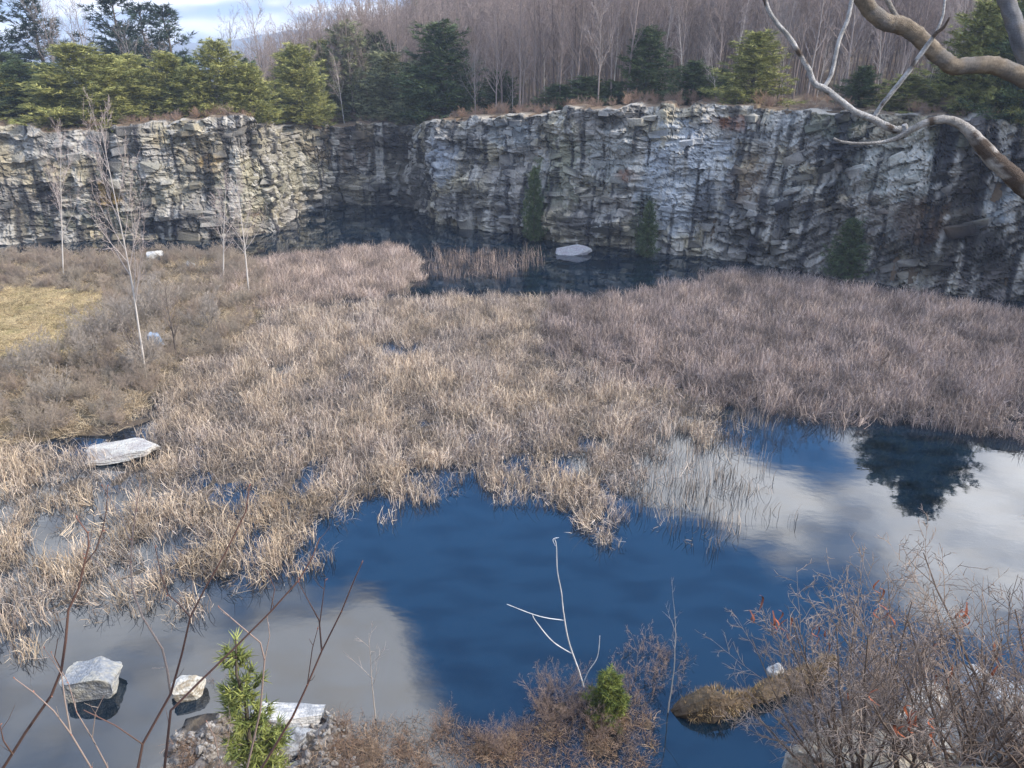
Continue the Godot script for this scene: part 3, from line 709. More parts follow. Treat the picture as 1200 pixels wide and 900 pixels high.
func sky_image(towards_sun: Vector3) -> ImageTexture:
	var w := 1536
	var h := 768
	var data := PackedFloat32Array()
	data.resize(w * h * 4)
	var n := FastNoiseLite.new()
	n.seed = 41
	n.noise_type = FastNoiseLite.TYPE_SIMPLEX_SMOOTH
	n.frequency = 1.0
	n.fractal_octaves = 6
	n.fractal_gain = 0.52
	# banks of cloud and clear stretches between them: azimuth and elevation in degrees, half sizes, cover
	var banks := [[31.0, 30.0, 9.0, 5.0, 0.60], [22.0, 27.0, 4.2, 1.5, -0.42], [12.5, 29.5, 6.0, 2.6, 0.5], [-17.0, 45.0, 4.5, 4.5, 0.42], [-11.0, 39.5, 3.0, 1.8, 0.25], [-34.0, 44.0, 9.0, 8.0, 0.30], [-37.0, 30.0, 6.0, 3.0, 0.35], [2.0, 42.0, 8.5, 7.5, -0.9], [4.0, 35.5, 9.0, 3.0, -0.6], [-15.0, 36.0, 10.0, 3.0, -0.5], [28.0, 51.0, 16.0, 8.0, -0.6], [60.0, 30.0, 18.0, 14.0, 0.2], [-22.0, 3.0, 30.0, 5.0, 0.2]]
	for j in h / 2 + 4:
		var el := PI * (0.5 - (j + 0.5) / h)
		for i in w:
			var az := wrapf(TAU * (i + 0.5) / w, -PI, PI)
			var d := Vector3(sin(az) * cos(el), sin(el), -cos(az) * cos(el))
			var up := maxf(d.y, 0.0)
			var blue := Color(0.30, 0.48, 0.80).lerp(Color(0.17, 0.58, 1.45), smoothstep(0.0, 0.5, up)).lerp(Color(0.12, 0.38, 1.0), smoothstep(0.5, 1.0, up))
			var q := Vector2(d.x, d.z) / (up + 0.10)
			var f := n.get_noise_2d(q.x * 0.75, q.y * 0.75) + 0.09
			var wisp := n.get_noise_2d(q.x * 1.6 + 9.0, q.y * 1.6)
			var ea := rad_to_deg(el)
			var aa := rad_to_deg(az)
			for b in banks:
				var e := pow((aa - b[0]) / b[2], 2.0) + pow((ea - b[1]) / b[3], 2.0)
				e *= 1.0 + 1.4 * wisp
				if e < 4.0: f += b[4] * (1.0 - smoothstep(0.3, 4.0, e))
			var cover := smoothstep(-0.06 - 0.1 * up, 0.34 + 0.25 * up, f)
			var body := n.get_noise_2d(q.x * 2.2 + 30.0, q.y * 2.2)
			var lit := 0.95 + 0.55 * smoothstep(0.1, 0.6, f) + 0.35 * body
			lit *= 0.70 + 1.75 * pow(maxf(0.0, d.dot(towards_sun)), 2.0)
			lit *= lerpf(1.6, 2.7, smoothstep(0.08, 0.45, up))
			var cloud := Color(1.0, 1.0, 1.02) * lit
			var c := blue.lerp(cloud, cover * 0.95)
			var k := (j * w + i) * 4
			data[k] = c.r
			data[k + 1] = c.g
			data[k + 2] = c.b
			data[k + 3] = 1.0
	for k in range((h / 2 + 4) * w, w * h):
		data[k * 4] = 0.14
		data[k * 4 + 1] = 0.13
		data[k * 4 + 2] = 0.11
		data[k * 4 + 3] = 1.0
	return ImageTexture.create_from_image(Image.create_from_data(w, h, false, Image.FORMAT_RGBAF, data.to_byte_array()))

func _ready() -> void:
	# ------------------------------------------------------------ camera, sky, sun, exposure
	var cam := Camera3D.new()
	cam.name = "camera"
	cam.position = Vector3(0, 18, 0)
	cam.rotation_degrees = Vector3(-24.1, 0, 0)
	cam.fov = 54.7
	cam.near = 0.1
	cam.far = 6000.0
	add_child(cam)
	cam.current = true

	var towards_sun := Vector3(0.80, 0.52, 0.22).normalized()
	var sun := DirectionalLight3D.new()
	sun.name = "sun"
	add_child(sun)
	sun.look_at_from_position(towards_sun * 50.0, Vector3.ZERO, Vector3.UP)
	sun.light_color = Color(1.0, 0.94, 0.86)
	sun.light_energy = 1.45
	sun.light_angular_distance = 0.6
	sun.shadow_enabled = true

	var env := Environment.new()
	env.background_mode = Environment.BG_SKY
	var sky := Sky.new()
	var pano := PanoramaSkyMaterial.new()
	pano.panorama = sky_image(towards_sun)
	sky.sky_material = pano
	env.sky = sky
	env.background_energy_multiplier = 1.0
	env.tonemap_mode = Environment.TONE_MAPPER_LINEAR
	env.tonemap_exposure = 1.05
	env.sdfgi_enabled = true
	env.ssao_enabled = true
	env.ssil_enabled = true
	env.fog_enabled = true
	env.fog_density = 0.00045
	env.fog_light_color = Color(0.80, 0.87, 0.97)
	var we := WorldEnvironment.new()
	we.name = "world_environment"
	we.environment = env
	add_child(we)

	# ------------------------------------------------------------ noises and shared textures
	n_lo.seed = 7
	n_lo.noise_type = FastNoiseLite.TYPE_SIMPLEX_SMOOTH
	n_lo.frequency = 0.02
	n_lo.fractal_octaves = 3
	for n in [n_cell, n_edge]:
		n.seed = 19
		n.noise_type = FastNoiseLite.TYPE_CELLULAR
		n.frequency = 1.0
		n.fractal_type = FastNoiseLite.FRACTAL_NONE
		n.cellular_distance_function = FastNoiseLite.DISTANCE_HYBRID
		n.cellular_jitter = 0.85
	n_cell.cellular_return_type = FastNoiseLite.RETURN_CELL_VALUE
	n_edge.cellular_return_type = FastNoiseLite.RETURN_DISTANCE2_SUB
	grain = noise_tex(0.012, 0.55, 1.2, 3)
	stone_bump = noise_tex(0.02, 0.0, 1.0, 5, FastNoiseLite.TYPE_SIMPLEX_SMOOTH, 6)
	bark_bump = noise_tex(0.03, 0.0, 1.0, 8, FastNoiseLite.TYPE_SIMPLEX_SMOOTH, 5)
	var dirt := paint(0.95, grain, 0.35, stone_bump, 6.0)
	var stone := paint(0.85, grain, 0.6, stone_bump, 5.0)
	var rock := paint(0.8, grain, 1.1, stone_bump, 2.5)
	var wood := paint(0.85)
	var leaf := paint(0.8)
	var reed := paint(0.9)
	for p in CLIFF: PIT.append(Vector2(p.x, p.z))
	PIT.append_array([Vector2(76, 40), Vector2(-130, 40)])

	# ------------------------------------------------------------ ground, hill, water
	var xs := []
	var zs := []
	for k in 86: xs.append(-100.0 + k)
	for k in 88: xs.append(-14.0 + k * 0.25)
	for k in 69: xs.append(8.0 + k)
	for k in 114: zs.append(-132.0 + k)
	for k in 32: zs.append(-18.0 + k * 0.25)
	for k in 14: zs.append(-10.0 + k)
	solo("ground", sheet(xs, zs), dirt, Vector3.ZERO, "brown quarry floor, banks and leaf-strewn rim", "ground", "", "structure")
	xs = []
	zs = []
	for k in 81: xs.append(-480.0 + k * 12.0)
	for k in 61: zs.append(-850.0 + k * 12.0)
	solo("hillside", sheet(xs, zs, 0.4), dirt, Vector3.ZERO, "wooded hillside rising behind the quarry rim", "hill", "", "structure")
	var far := Mb.new()
	for i in 121:
		var x := -2600.0 + i * 40.0
		var t := 46.0 + 26.0 * n_lo.get_noise_1d(i * 7.0) + 10.0 * n_lo.get_noise_1d(i * 60.0) + 30.0 * smoothstep(-900.0, -300.0, x)
		for e in [[-30.0, -1750.0], [t * 0.6, -1950.0], [t, -2200.0], [-30.0, -2500.0]]:
			far.v.append(Vector3(x, e[0], e[1]))
			far.c.append(Color(0.07, 0.065, 0.06))
	for i in 120:
		for j in 3:
			var a := i * 4 + j
			for k in [a, a + 4, a + 1, a + 1, a + 4, a + 5]: far.ix.append(k)
	solo("distant_hill", far.mesh(true), wood, Vector3.ZERO, "low blue ridge on the skyline past the tall pines", "hill", "", "structure")

	var water := StandardMaterial3D.new()
	water.albedo_color = Color(0.004, 0.012, 0.022).linear_to_srgb()
	water.roughness = 0.02
	water.metallic_specular = 0.71
	water.albedo_texture = noise_tex(0.006, 0.2, 1.9, 77)
	water.normal_enabled = true
	var rip := FastNoiseLite.new()
	rip.seed = 4
	rip.noise_type = FastNoiseLite.TYPE_SIMPLEX_SMOOTH
	rip.frequency = 0.012
	rip.fractal_octaves = 4
	var rt := NoiseTexture2D.new()
	rt.width = 512
	rt.height = 512
	rt.seamless = true
	rt.as_normal_map = true
	rt.bump_strength = 3.0
	rt.noise = rip
	water.normal_texture = rt
	water.normal_scale = 0.03
	water.uv1_triplanar = true
	water.uv1_world_triplanar = true
	water.uv1_scale = Vector3(0.10, 0.10, 0.2)
	var wm := PlaneMesh.new()
	wm.size = Vector2(176, 92)
	solo("water", wm, water, Vector3(-20, 0, -54), "still dark blue pond water flooding the quarry floor", "water", "", "structure")

	# ------------------------------------------------------------ quarry faces
	trace_path()
	var rng := RandomNumberGenerator.new()
	rng.seed = 100
	var cut1 := 0
	var cut2 := 0
	for i in path.size():
		if path[i][0].x < -25.5 and path[i][0].z > -84.0: cut1 = i
		if path[i][0].x < 23.0: cut2 = i
	quarry_face(0, cut1, "weathered grey and yellowish layered quarry wall behind the birch saplings", stone, 11, 230)
	quarry_face(cut1, cut2, "blocky pale and blackened quarry wall behind the dark far pool", stone, 12, 290)
	quarry_face(cut2, path.size() - 1, "dark seeping quarry wall of slanting strata above the cliffside reeds", stone, 13, 200)

	# ------------------------------------------------------------ reeds
	var dense := []
	for k in 5: dense.append(reed_clump(200 + k, 28, 0.42, 0.22 + 0.05 * k, 0.30 + 0.06 * k, 1.2))
	dense.append(reed_clump(230, 24, 0.45, 0.5, 0.5, 1.6))
	var thin := []
	for k in 4: thin.append(reed_clump(300 + k, 5, 0.34, 0.05, 0.06, 0.5))
	reed_bed("cattail_bed", "grey-mauve cattail bed spreading along the foot of the dark cliff", BED_CLIFFSIDE, 7.5, 0.85, 1.4, dense, reed, Color(0.64, 0.595, 0.62), Color(0.78, 0.71, 0.70), 1)
	reed_bed("cattail_bed", "tan and grey cattail bed in the middle of the pond", BED_MIDDLE, 8.0, 0.45, 1.3, dense, reed, Color(0.80, 0.76, 0.745), Color(0.96, 0.88, 0.77), 2, 0.3)
	reed_bed("cattail_bed", "brown cattail bed around the flat slab and the wading boulder", BED_FRONT, 7.5, 0.5, 1.25, dense, reed, Color(0.84, 0.80, 0.77), Color(0.95, 0.86, 0.72), 3, 0.7)
	reed_bed("cattail_bed", "sparse cattail stems standing in bright open water", BED_SHALLOW, 7.0, 0.7, 1.15, thin, reed, Color(0.80, 0.74, 0.68), Color(0.7, 0.66, 0.62), 4, 0.5, 1.8)
	reed_bed("cattail_bed", "reddish-tan cattail bed in front of the sheltered back pool", BED_FAR, 7.0, 0.75, 1.2, dense, reed, Color(0.84, 0.76, 0.75), Color(0.92, 0.83, 0.78), 5)
	reed_bed("cattail_bed", "thin faded reeds growing in the dark back pool", BED_COVE, 4.0, 0.8, 1.3, thin, reed, Color(0.8, 0.68, 0.62), Color(0.7, 0.6, 0.56), 6, 0.4)

	# ------------------------------------------------------------ dry meadow grass and scrub
	var tuft := [reed_clump(400, 40, 0.5, 0.9, 0.5, 2.0), reed_clump(401, 40, 0.5, 1.1, 0.6, 2.0)]
	var gr := base("meadow_grass", Vector3.ZERO, "straw-yellow matted grass on the dry flat by the scrub", "grass", "", "stuff")
	var wh := [[], []]
	var co := [[], []]
	rng.seed = 55
	for k in 5200:
		var p := Vector2(rng.randf_range(-62, -27), rng.randf_range(-60, -40))
		if not inside(MEADOW, p + Vector2(rng.randfn(), rng.randfn()) * 0.7): continue
		var f := n_lo.get_noise_2d(p.x * 40.0, p.y * 55.0)
		var e := rng.randi() % 2
		wh[e].append(Transform3D(Basis(Vector3.UP, rng.randf() * TAU) * Basis.from_scale(Vector3(1.0, rng.randf_range(0.15, 0.36) + 0.3 * clampf(f, 0.0, 1.0), 1.0)), Vector3(p.x, ground(p.x, p.y) - 0.03, p.y)))
		var c := Color(1.2, 1.05, 0.68).lerp(Color(0.62, 0.56, 0.34), clampf(0.45 + 2.2 * f, 0.0, 1.0))
		co[e].append(c)
	for e in 2: scatter(gr, "grass_tufts", tuft[e], reed, wh[e], co[e])

	var brush_shapes := []
	for k in 5:
		var s := shrub(500 + k, 1.6, 9, Color(0.21, 0.19, 0.165), Color(0.30, 0.265, 0.225), 0.9, [7, 6, 4], 0.006, 0.013)
		var both := Mb.new()
		brush_shapes.append(s)
	var brush := base("brush", Vector3.ZERO, "low leafless grey-brown brush matted around the dry meadow", "brush", "", "stuff")
	wh = [[], [], [], [], []]
	co = [[], [], [], [], []]
	for k in 2600:
		var p := Vector2(rng.randf_range(-62, -14), rng.randf_range(-73, -28))
		if not inside(SCRUB, p) or (inside(MEADOW, p + Vector2(rng.randfn(), rng.randfn())) and rng.randf() < 0.97): continue
		if rng.randf() < 0.35: continue
		var e := rng.randi() % 5
		var s := rng.randf_range(0.55, 1.1)
		wh[e].append(Transform3D(Basis(Vector3.UP, rng.randf() * TAU) * Basis.from_scale(Vector3(s, s * rng.randf_range(0.6, 1.0), s)), Vector3(p.x, ground(p.x, p.y) - 0.05, p.y)))
		co[e].append(Color(1.0, 0.98, 0.9).lerp(Color(0.9, 0.80, 0.74), rng.randf()))
	for e in 5:
		scatter(brush, "brush_stems", brush_shapes[e][0], wood, wh[e], co[e])
		scatter(brush, "brush_twigs", brush_shapes[e][1], wood, wh[e], co[e])
	# dead grass among the brush
	var under := base("dead_grass", Vector3.ZERO, "dull brown dead grass under the leafless brush", "grass", "", "stuff")
	wh = [[], []]
	co = [[], []]
	for k in 7000:
		var p := Vector2(rng.randf_range(-62, -14), rng.randf_range(-73, -28))
		if not inside(SCRUB, p) or inside(MEADOW, p): continue
		var e := rng.randi() % 2
		wh[e].append(Transform3D(Basis(Vector3.UP, rng.randf() * TAU) * Basis.from_scale(Vector3(0.9, rng.randf_range(0.3, 0.9), 0.9)), Vector3(p.x, ground(p.x, p.y) - 0.05, p.y)))
		var f := n_lo.get_noise_2d(p.x * 12.0, p.y * 12.0)
		co[e].append(Color(0.90, 0.80, 0.60).lerp(Color(0.60, 0.55, 0.44), clampf(0.5 + 1.5 * f, 0, 1)))
	for e in 2: scatter(under, "grass_tufts", tuft[e], reed, wh[e], co[e])
	rng.seed = 61
	for k in 18:
		var p := Vector2(rng.randf_range(-36, -16), rng.randf_range(-52, -36))
		while not inside(SCRUB, p) or inside(MEADOW, p): p = Vector2(rng.randf_range(-36, -16), rng.randf_range(-52, -34))
		var o := base("bare_shrub", Vector3(p.x, ground(p.x, p.y) - 0.03, p.y), "waist-high leafless grey shrub in the brush beside the dry meadow", "shrub", "leafless shrubs by the meadow")
		var s: Array = brush_shapes[k % 5]
		part("stems", s[0], wood, o)
		part("twigs", s[1], wood, o)
		o.rotation.y = rng.randf() * TAU
		o.scale = Vector3.ONE * rng.randf_range(1.2, 2.3)

	# ------------------------------------------------------------ woods on the rim and the hill
	var lean_bark := Color(0.24, 0.215, 0.20)
	var bare := []
	for k in 6: bare.append(bare_tree(700 + k, lean_bark.lerp(Color(0.16, 0.13, 0.12), (k % 3) * 0.4), Color(0.245, 0.215, 0.20), 1.0))
	var pale := []
	for k in 4: pale.append(bare_tree(740 + k, Color(0.52, 0.49, 0.45), Color(0.33, 0.28, 0.26), 0.85))
	var deep := [Color(0.15, 0.165, 0.055), Color(0.04, 0.06, 0.03), Color(0.09, 0.10, 0.055), Color(0.014, 0.026, 0.020)]
	var tip := [Color(0.42, 0.41, 0.14), Color(0.12, 0.16, 0.07), Color(0.36, 0.37, 0.20), Color(0.055, 0.085, 0.060)]
	var pines := []
	for k in 4:
		var set_ := []
		for e in 3: set_.append(pine(800 + k * 10 + e, 17 if k == 3 else 24, 0.75 if k == 3 else 0.0, deep[k], tip[k], 0.34 if k == 3 else 0.28, 0.6 if k == 3 else 0.56, 1.0 if k == 3 else 1.7))
		pines.append(set_)
	var pine_label := ["bushy yellow-green young pine standing on the quarry rim", "dense dark green conifer at the edge of the bare woods", "soft grey-green young pine on the rim over the back pool", "tall ragged blue-green pine rising above the rim thicket"]
	var pine_group := ["yellow-green pines along the rim", "dark conifers before the bare woods", "grey-green pines over the back pool", "tall ragged pines behind the rim"]
	var pine_name := ["young_pine", "dark_conifer", "grey_green_pine", "tall_pine"]
	rng.seed = 71
	for p in PINES:
		var k: int = p[4]
		var g := ground(p[0], p[1])
		while g < 6.0:
			p = p.duplicate()
			p[1] -= 2.0
			g = ground(p[0], p[1])
		var s: Array = pines[k][rng.randi() % 3]
		var o := base(pine_name[k], Vector3(p[0], g, p[1]), p[5] if p.size() > 5 else pine_label[k], "pine tree", pine_group[k])
		part("trunk", s[0], wood, o)
		part("crown", s[1], leaf, o)
		var h: float = maxf(2.5, p[2] - g)
		o.scale = Vector3(p[3] / 4.0, h / 8.0, p[3] / 4.0) * (Vector3(1.3, 1.0, 1.3) if k != 3 else Vector3(1.2, 1.0, 1.2))
		o.rotation.y = rng.randf() * TAU
	for i in PALE.size():
		var p: Array = PALE[i]
		var g := ground(p[0], p[1])
		var o := base("pale_tree", Vector3(p[0], g - 0.1, p[1]), "slender pale-barked bare tree at the front of the woods", "bare tree", "pale bare trees on the rim")
		var s: Array = pale[i % 4]
		part("trunk", s[0], wood, o)
		part("crown", s[1], wood, o)
		var h: float = p[2] - g
		o.scale = Vector3(0.75, 1.0, 0.75) * h / 10.0
		o.rotation = Vector3(0, rng.randf() * TAU, 0)
		o.rotate_z(-atan(p[3] / h))
	var front := 0
	while front < 60:
		var z := rng.randf_range(-112, -70)
		var x := rng.randf_range(-0.62, 0.72) * -z
		var q := Vector2(x, z)
		if Geometry2D.is_point_in_polygon(q, PIT) or rim(q).x < 7.0 or (x < -35.0 and z > -100.0): continue
		front += 1
		var o := base("bare_tree", Vector3(x, ground(x, z) - 0.1, z), "grey-brown leafless tree in the first rows of the woods", "bare tree", "leafless trees in the first rows of the woods")
		var s: Array = bare[rng.randi() % 6]
		part("trunk", s[0], wood, o)
		part("crown", s[1], wood, o)
		o.scale = Vector3(0.9, 1.0, 0.9) * rng.randf_range(0.8, 1.35)
		o.rotation.y = rng.randf() * TAU
	var woods := base("woods", Vector3.ZERO, "purple-grey mass of leafless woods covering the hillside", "woods", "", "stuff")
	wh = [[], [], [], [], [], []]
	co = [[], [], [], [], [], []]
	var pw := [[], [], []]
	var pc := [[], [], []]
	var z0 := -88.0
	while z0 > -420.0:
		var gap := 2.6 + (-z0 - 88.0) * 0.011
		var x0 := z0 * 0.78
		while x0 < -z0 * 0.85:
			var p := Vector2(x0 + rng.randf_range(0, gap), z0 + rng.randf_range(0, gap))
			x0 += gap
			if Geometry2D.is_point_in_polygon(p, PIT) or rim(p).x < 9.0: continue
			if p.x / -p.y < -0.32 and p.y > -94.0: continue
			var y := ground(p.x, p.y) - 0.2
			var f := n_lo.get_noise_2d(p.x * 2.2 + 50.0, p.y * 2.2)
			var s := rng.randf_range(0.85, 1.45) * smoothstep(-0.46, -0.2, p.x / -p.y) + 0.25
			if f > 0.3 and rng.randf() < 0.6 and p.x / -p.y > -0.2 and p.y < -165.0:
				var e := rng.randi() % 3
				pw[e].append(Transform3D(Basis(Vector3.UP, rng.randf() * TAU) * Basis.from_scale(Vector3(1.5, 1.5 * s, 1.5)), Vector3(p.x, y, p.y)))
				pc[e].append(Color.WHITE)
				continue
			var e := rng.randi() % 6
			wh[e].append(Transform3D(Basis(Vector3.UP, rng.randf() * TAU) * Basis.from_scale(Vector3(s * 0.9, s, s * 0.9)), Vector3(p.x, y, p.y)))
			co[e].append(Color(1.35, 1.25, 1.16).lerp(Color(0.78, 0.72, 0.69), rng.randf()))
		z0 -= gap
	for e in 6:
		scatter(woods, "trunks", bare[e][0], wood, wh[e], co[e])
		scatter(woods, "branches", bare[e][1], wood, wh[e], co[e])
	for e in 3: scatter(woods, "evergreens", pines[1][e][1], leaf, pw[e], pc[e])
	# brush and dead grass along the rim
	var rimb := base("rim_brush", Vector3.ZERO, "thin reddish brush and dead grass along the quarry rim", "brush", "", "stuff")
	wh = [[], [], [], [], []]
	co = [[], [], [], [], []]
	for k in 700:
		var e: Array = path[rng.randi_range(150, path.size() - 120)]
		var q: Vector3 = e[0] - e[1] * rng.randf_range(2.5, 12.0)
		var y := ground(q.x, q.z)
		if y < 3.0: continue
		var i := rng.randi() % 5
		var s := rng.randf_range(0.3, 0.9)
		wh[i].append(Transform3D(Basis(Vector3.UP, rng.randf() * TAU) * Basis.from_scale(Vector3.ONE * s), Vector3(q.x, y - 0.05, q.z)))
		co[i].append(Color(1.1, 0.8, 0.62).lerp(Color(0.8, 0.7, 0.66), rng.randf()))
	for i in 5: scatter(rimb, "brush_twigs", brush_shapes[i][1], wood, wh[i], co[i])

	# ------------------------------------------------------------ saplings and trees standing in the quarry
	var young := [
		[Vector3(-21.85, 0.0, -40.61), Vector3(-20.49, 15.31, -40.61), "tallest pale-barked sapling, dark at its foot, standing in the brush", 2],
		[Vector3(-39.19, 0.0, -63.09), Vector3(-37.03, 12.40, -63.09), "forked pale sapling at the edge of the dry meadow before the layered wall", 0],
		[Vector3(-21.37, 0.0, -58.08), Vector3(-21.05, 9.45, -58.08), "thin pale sapling among the reddish reeds near the back pool", 1],
		[Vector3(-24.76, 0.0, -61.77), Vector3(-23.94, 8.23, -61.77), "slim leaning pale sapling between brush and layered wall", 3]]
	for t in young:
		var b: Vector3 = t[0]
		b.y = ground(b.x, b.z) - 0.05
		var d: Vector3 = t[1] - b
		var o := base("pale_sapling", b, t[2], "bare tree")
		part("trunk", pale[t[3]][0], wood, o)
		part("crown", pale[t[3]][1], wood, o)
		o.basis = Basis(Quaternion(Vector3.UP, d.normalized())) * Basis.from_scale(Vector3(0.72, d.length() / 10.0, 0.72))
	var twin: Vector3 = Vector3(-21.23, 0.0, -43.55)
	twin.y = ground(twin.x, twin.z) - 0.05
	var dk := bare_tree(760, Color(0.09, 0.075, 0.065), Color(0.16, 0.13, 0.115), 1.1)
	for t in [[twin, 5.2, "dark thin-stemmed young tree beside the tallest pale sapling", 0.12], [twin + Vector3(-1.3, 0, 1.6), 3.6, "short dark forked tree at the foot of the tallest pale sapling", -0.1]]:
		var o := base("dark_sapling", t[0], t[2], "bare tree")
		part("trunk", dk[0], wood, o)
		part("crown", dk[1], wood, o)
		o.basis = Basis(Vector3(0, 0, 1), -t[3]) * Basis.from_scale(Vector3(0.55, t[1] / 10.0, 0.55))
	for t in [[Vector3(2.25, 0.0, -77.70), Vector3(2.16, 7.41, -77.70), "narrow dark olive conifer against the pale quarry wall", 1, 2.6], [Vector3(12.89, 0.0, -71.19), Vector3(12.51, 5.17, -71.19), "small dark conifer at the foot of the pale quarry wall", 1, 2.4], [Vector3(28.75, 0.0, -65.03), Vector3(28.06, 5.18, -65.03), "bushy green conifer where the cliffside reeds meet the dark wall", 1, 4.0]]:
		var b: Vector3 = t[0]
		var o := base("wall_conifer", Vector3(b.x, 0.0, b.z + (2.4 if t[4] > 3.0 else 1.0)), t[2], "conifer")
		part("trunk", pines[t[3]][0][0], wood, o)
		part("crown", pines[t[3]][0][1], leaf, o)
		o.scale = Vector3(t[4] / 4.0, t[1].y / 8.0, t[4] / 4.0)

	# ------------------------------------------------------------ stones
	var grey := Color(0.34, 0.35, 0.36)
	var white := Color(0.52, 0.51, 0.47)
	var tan_ := Color(0.33, 0.29, 0.22)
	var dark := Color(0.15, 0.15, 0.15)
	for t in [
		["boulder", Vector3(-12.91, 0.0, -17.17) + Vector3(0, 0.22, 0), Vector3(1.8, 1.3, 1.3), 31, Color(0.24, 0.26, 0.285), Color(0.36, 0.355, 0.32), 0.15, "blocky blue-grey boulder standing in shallow water beside the brown reeds"],
		["boulder", Vector3(-9.88, 0.0, -16.87) + Vector3(0, 0.25, 0), Vector3(0.95, 0.7, 0.8), 32, white, tan_, 0.4, "small pale boulder at the water's edge between the saplings"],
		["slab", Vector3(-6.59, 0.0, -15.91) + Vector3(0, 0.26, 0), Vector3(2.6, 0.42, 0.95), 33, Color(0.60, 0.59, 0.56), grey, -0.1, "white flat slab lying on the stony bank"],
		["slab", Vector3(-6.59, 0.0, -15.91) + Vector3(0.5, 0.08, 0.7), Vector3(1.3, 0.5, 0.8), 34, grey, dark, 0.5, "grey broken slab propping up the white one"],
		["slab", Vector3(-18.92, 0.0, -31.58) + Vector3(0, 0.32, 0), Vector3(3.8, 0.75, 1.9), 35, Color(0.40, 0.38, 0.36), white, 0.1, "big flat grey slab ringed by brown cattails"],
		["boulder", Vector3(-33.19, 0.0, -67.98) + Vector3(0, 0.6, 0), Vector3(1.3, 1.3, 1.0), 36, Color(0.58, 0.57, 0.54), white, 0.2, "white boulder at the far edge of the brush under the layered wall"],
		["boulder", Vector3(6.01, 0.0, -71.52) + Vector3(0, 0.22, 0), Vector3(2.9, 1.1, 1.5), 37, Color(0.30, 0.29, 0.31), grey, 0.1, "low grey boulder breaking the surface of the dark back pool"],
		["boulder", Vector3(-23.25, 0.0, -45.47) + Vector3(0, 0.75, 0), Vector3(0.95, 1.3, 0.8), 38, Color(0.24, 0.31, 0.41), Color(0.30, 0.36, 0.44), 0.1, "small upright blue-grey stone among dark stems in the brush"],
		["boulder", Vector3(6.47, 5.84, -9.60), Vector3(2.3, 1.5, 1.8), 39, tan_, Color(0.40, 0.37, 0.31), 0.3, "broad tan boulder under the leafless thicket"],
		["boulder", Vector3(8.15, 5.90, -10.60), Vector3(1.5, 1.2, 1.2), 40, white, grey, 0.8, "pale grey angular boulder behind the thicket stems"],
		["boulder", Vector3(9.32, 6.39, -10.40), Vector3(1.9, 1.3, 1.5), 41, grey, dark, 1.1, "streaked grey boulder deep inside the thicket"],
		["boulder", Vector3(8.19, 0.0, -17.37) + Vector3(0, 0.5, 0), Vector3(0.5, 0.42, 0.4), 42, Color(0.50, 0.49, 0.46), grey, 0.1, "small white stone sitting on the sod-covered log"],
		["boulder", Vector3(-29.0, 0.5, -65.5), Vector3(0.7, 0.6, 0.6), 43, white, grey, 0.1, "small white stone lying in the reddish brush"]]:
		var o := solo(t[0], boulder_mesh(t[2], t[3], t[4], t[5], 5 if t[3] in [31, 35, 38, 33] else 9, 18, 0.62 if t[3] in [31, 35, 38, 33] else 0.0), rock, t[1], t[7], t[0])
		o.rotation.y = t[6]
	# rubble on the stony bank
	rng.seed = 91
	var pebble := []
	for k in 4: pebble.append(boulder_mesh(Vector3(0.3, 0.2, 0.26), 60 + k, Color(0.36, 0.35, 0.33), Color(0.22, 0.20, 0.18), 6, 5))
	var rub := base("rubble", Vector3.ZERO, "loose grey rubble on the stony bank round the white slab", "rubble", "", "stuff")
	wh = [[], [], [], []]
	co = [[], [], [], []]
	for k in 3200:
		var p := Vector2(rng.randf_range(-11, -3), rng.randf_range(-17, -12))
		if not inside(STONY_BANK, p): continue
		var e := rng.randi() % 4
		wh[e].append(Transform3D(Basis(rv(rng).normalized(), rng.randf() * TAU) * Basis.from_scale(Vector3.ONE * rng.randf_range(0.12, 0.6) * (1.7 if rng.randf() < 0.06 else 1.0)), Vector3(p.x, ground(p.x, p.y) + 0.01, p.y)))
		co[e].append(Color(1, 1, 1).lerp(Color(0.55, 0.48, 0.42), rng.randf()))
	for e in 4: scatter(rub, "stones", pebble[e], rock, wh[e], co[e])

	# ------------------------------------------------------------ sod-covered log
	var lg := base("sod_covered_log", Vector3(4.73, 0.0, -16.32), "fallen log under brown sod reaching out over the blue water", "log")
	var lm := Mb.new()
	var to: Vector3 = Vector3(10.33, 0.0, -17.51) - Vector3(4.73, 0.0, -16.32)
	var lp := []
	var lr := []
	for k in 15:
		var f := k / 14.0
		lp.append(to * f + Vector3(rng.randfn() * 0.05, 0.06 + 0.22 * f - 0.3 * (1.0 - smoothstep(0.0, 0.14, f)) + 0.10 * sin(f * 7.0) + rng.randfn() * 0.04, 0.3 * sin(f * 5.0) + rng.randfn() * 0.08))
		lr.append((0.40 - 0.26 * f + 0.09 * sin(f * 11.0) + rng.randf_range(-0.05, 0.07)) * smoothstep(-0.08, 0.16, f))
	lm.tube(lp, lr, 12, Color(0.10, 0.075, 0.05), Color(0.13, 0.10, 0.07), 0.2, rng)
	part("trunk", lm.mesh(), dirt, lg)
	var sod := Mb.new()
	for k in 2600:
		var f := rng.randf()
		var i := mini(int(f * 14.0), 13)
		var c: Vector3 = lp[i].lerp(lp[i + 1], f * 14.0 - i)
		var an := rng.randf_range(-0.3, PI + 0.3)
		var n := Vector3(0, sin(an), cos(an))
		var at: Vector3 = c + n * lr[i] * 0.95
		var dir := (n + rv(rng) * 0.7 + Vector3(0, 0.2, 0)).normalized()
		var wd := dir.cross(rv(rng)).normalized() * 0.014
		var col := Color(0.36, 0.26, 0.14).lerp(Color(0.17, 0.12, 0.07), rng.randf()).lerp(Color(0.16, 0.15, 0.06), 0.4 if rng.randf() < 0.2 else 0.0)
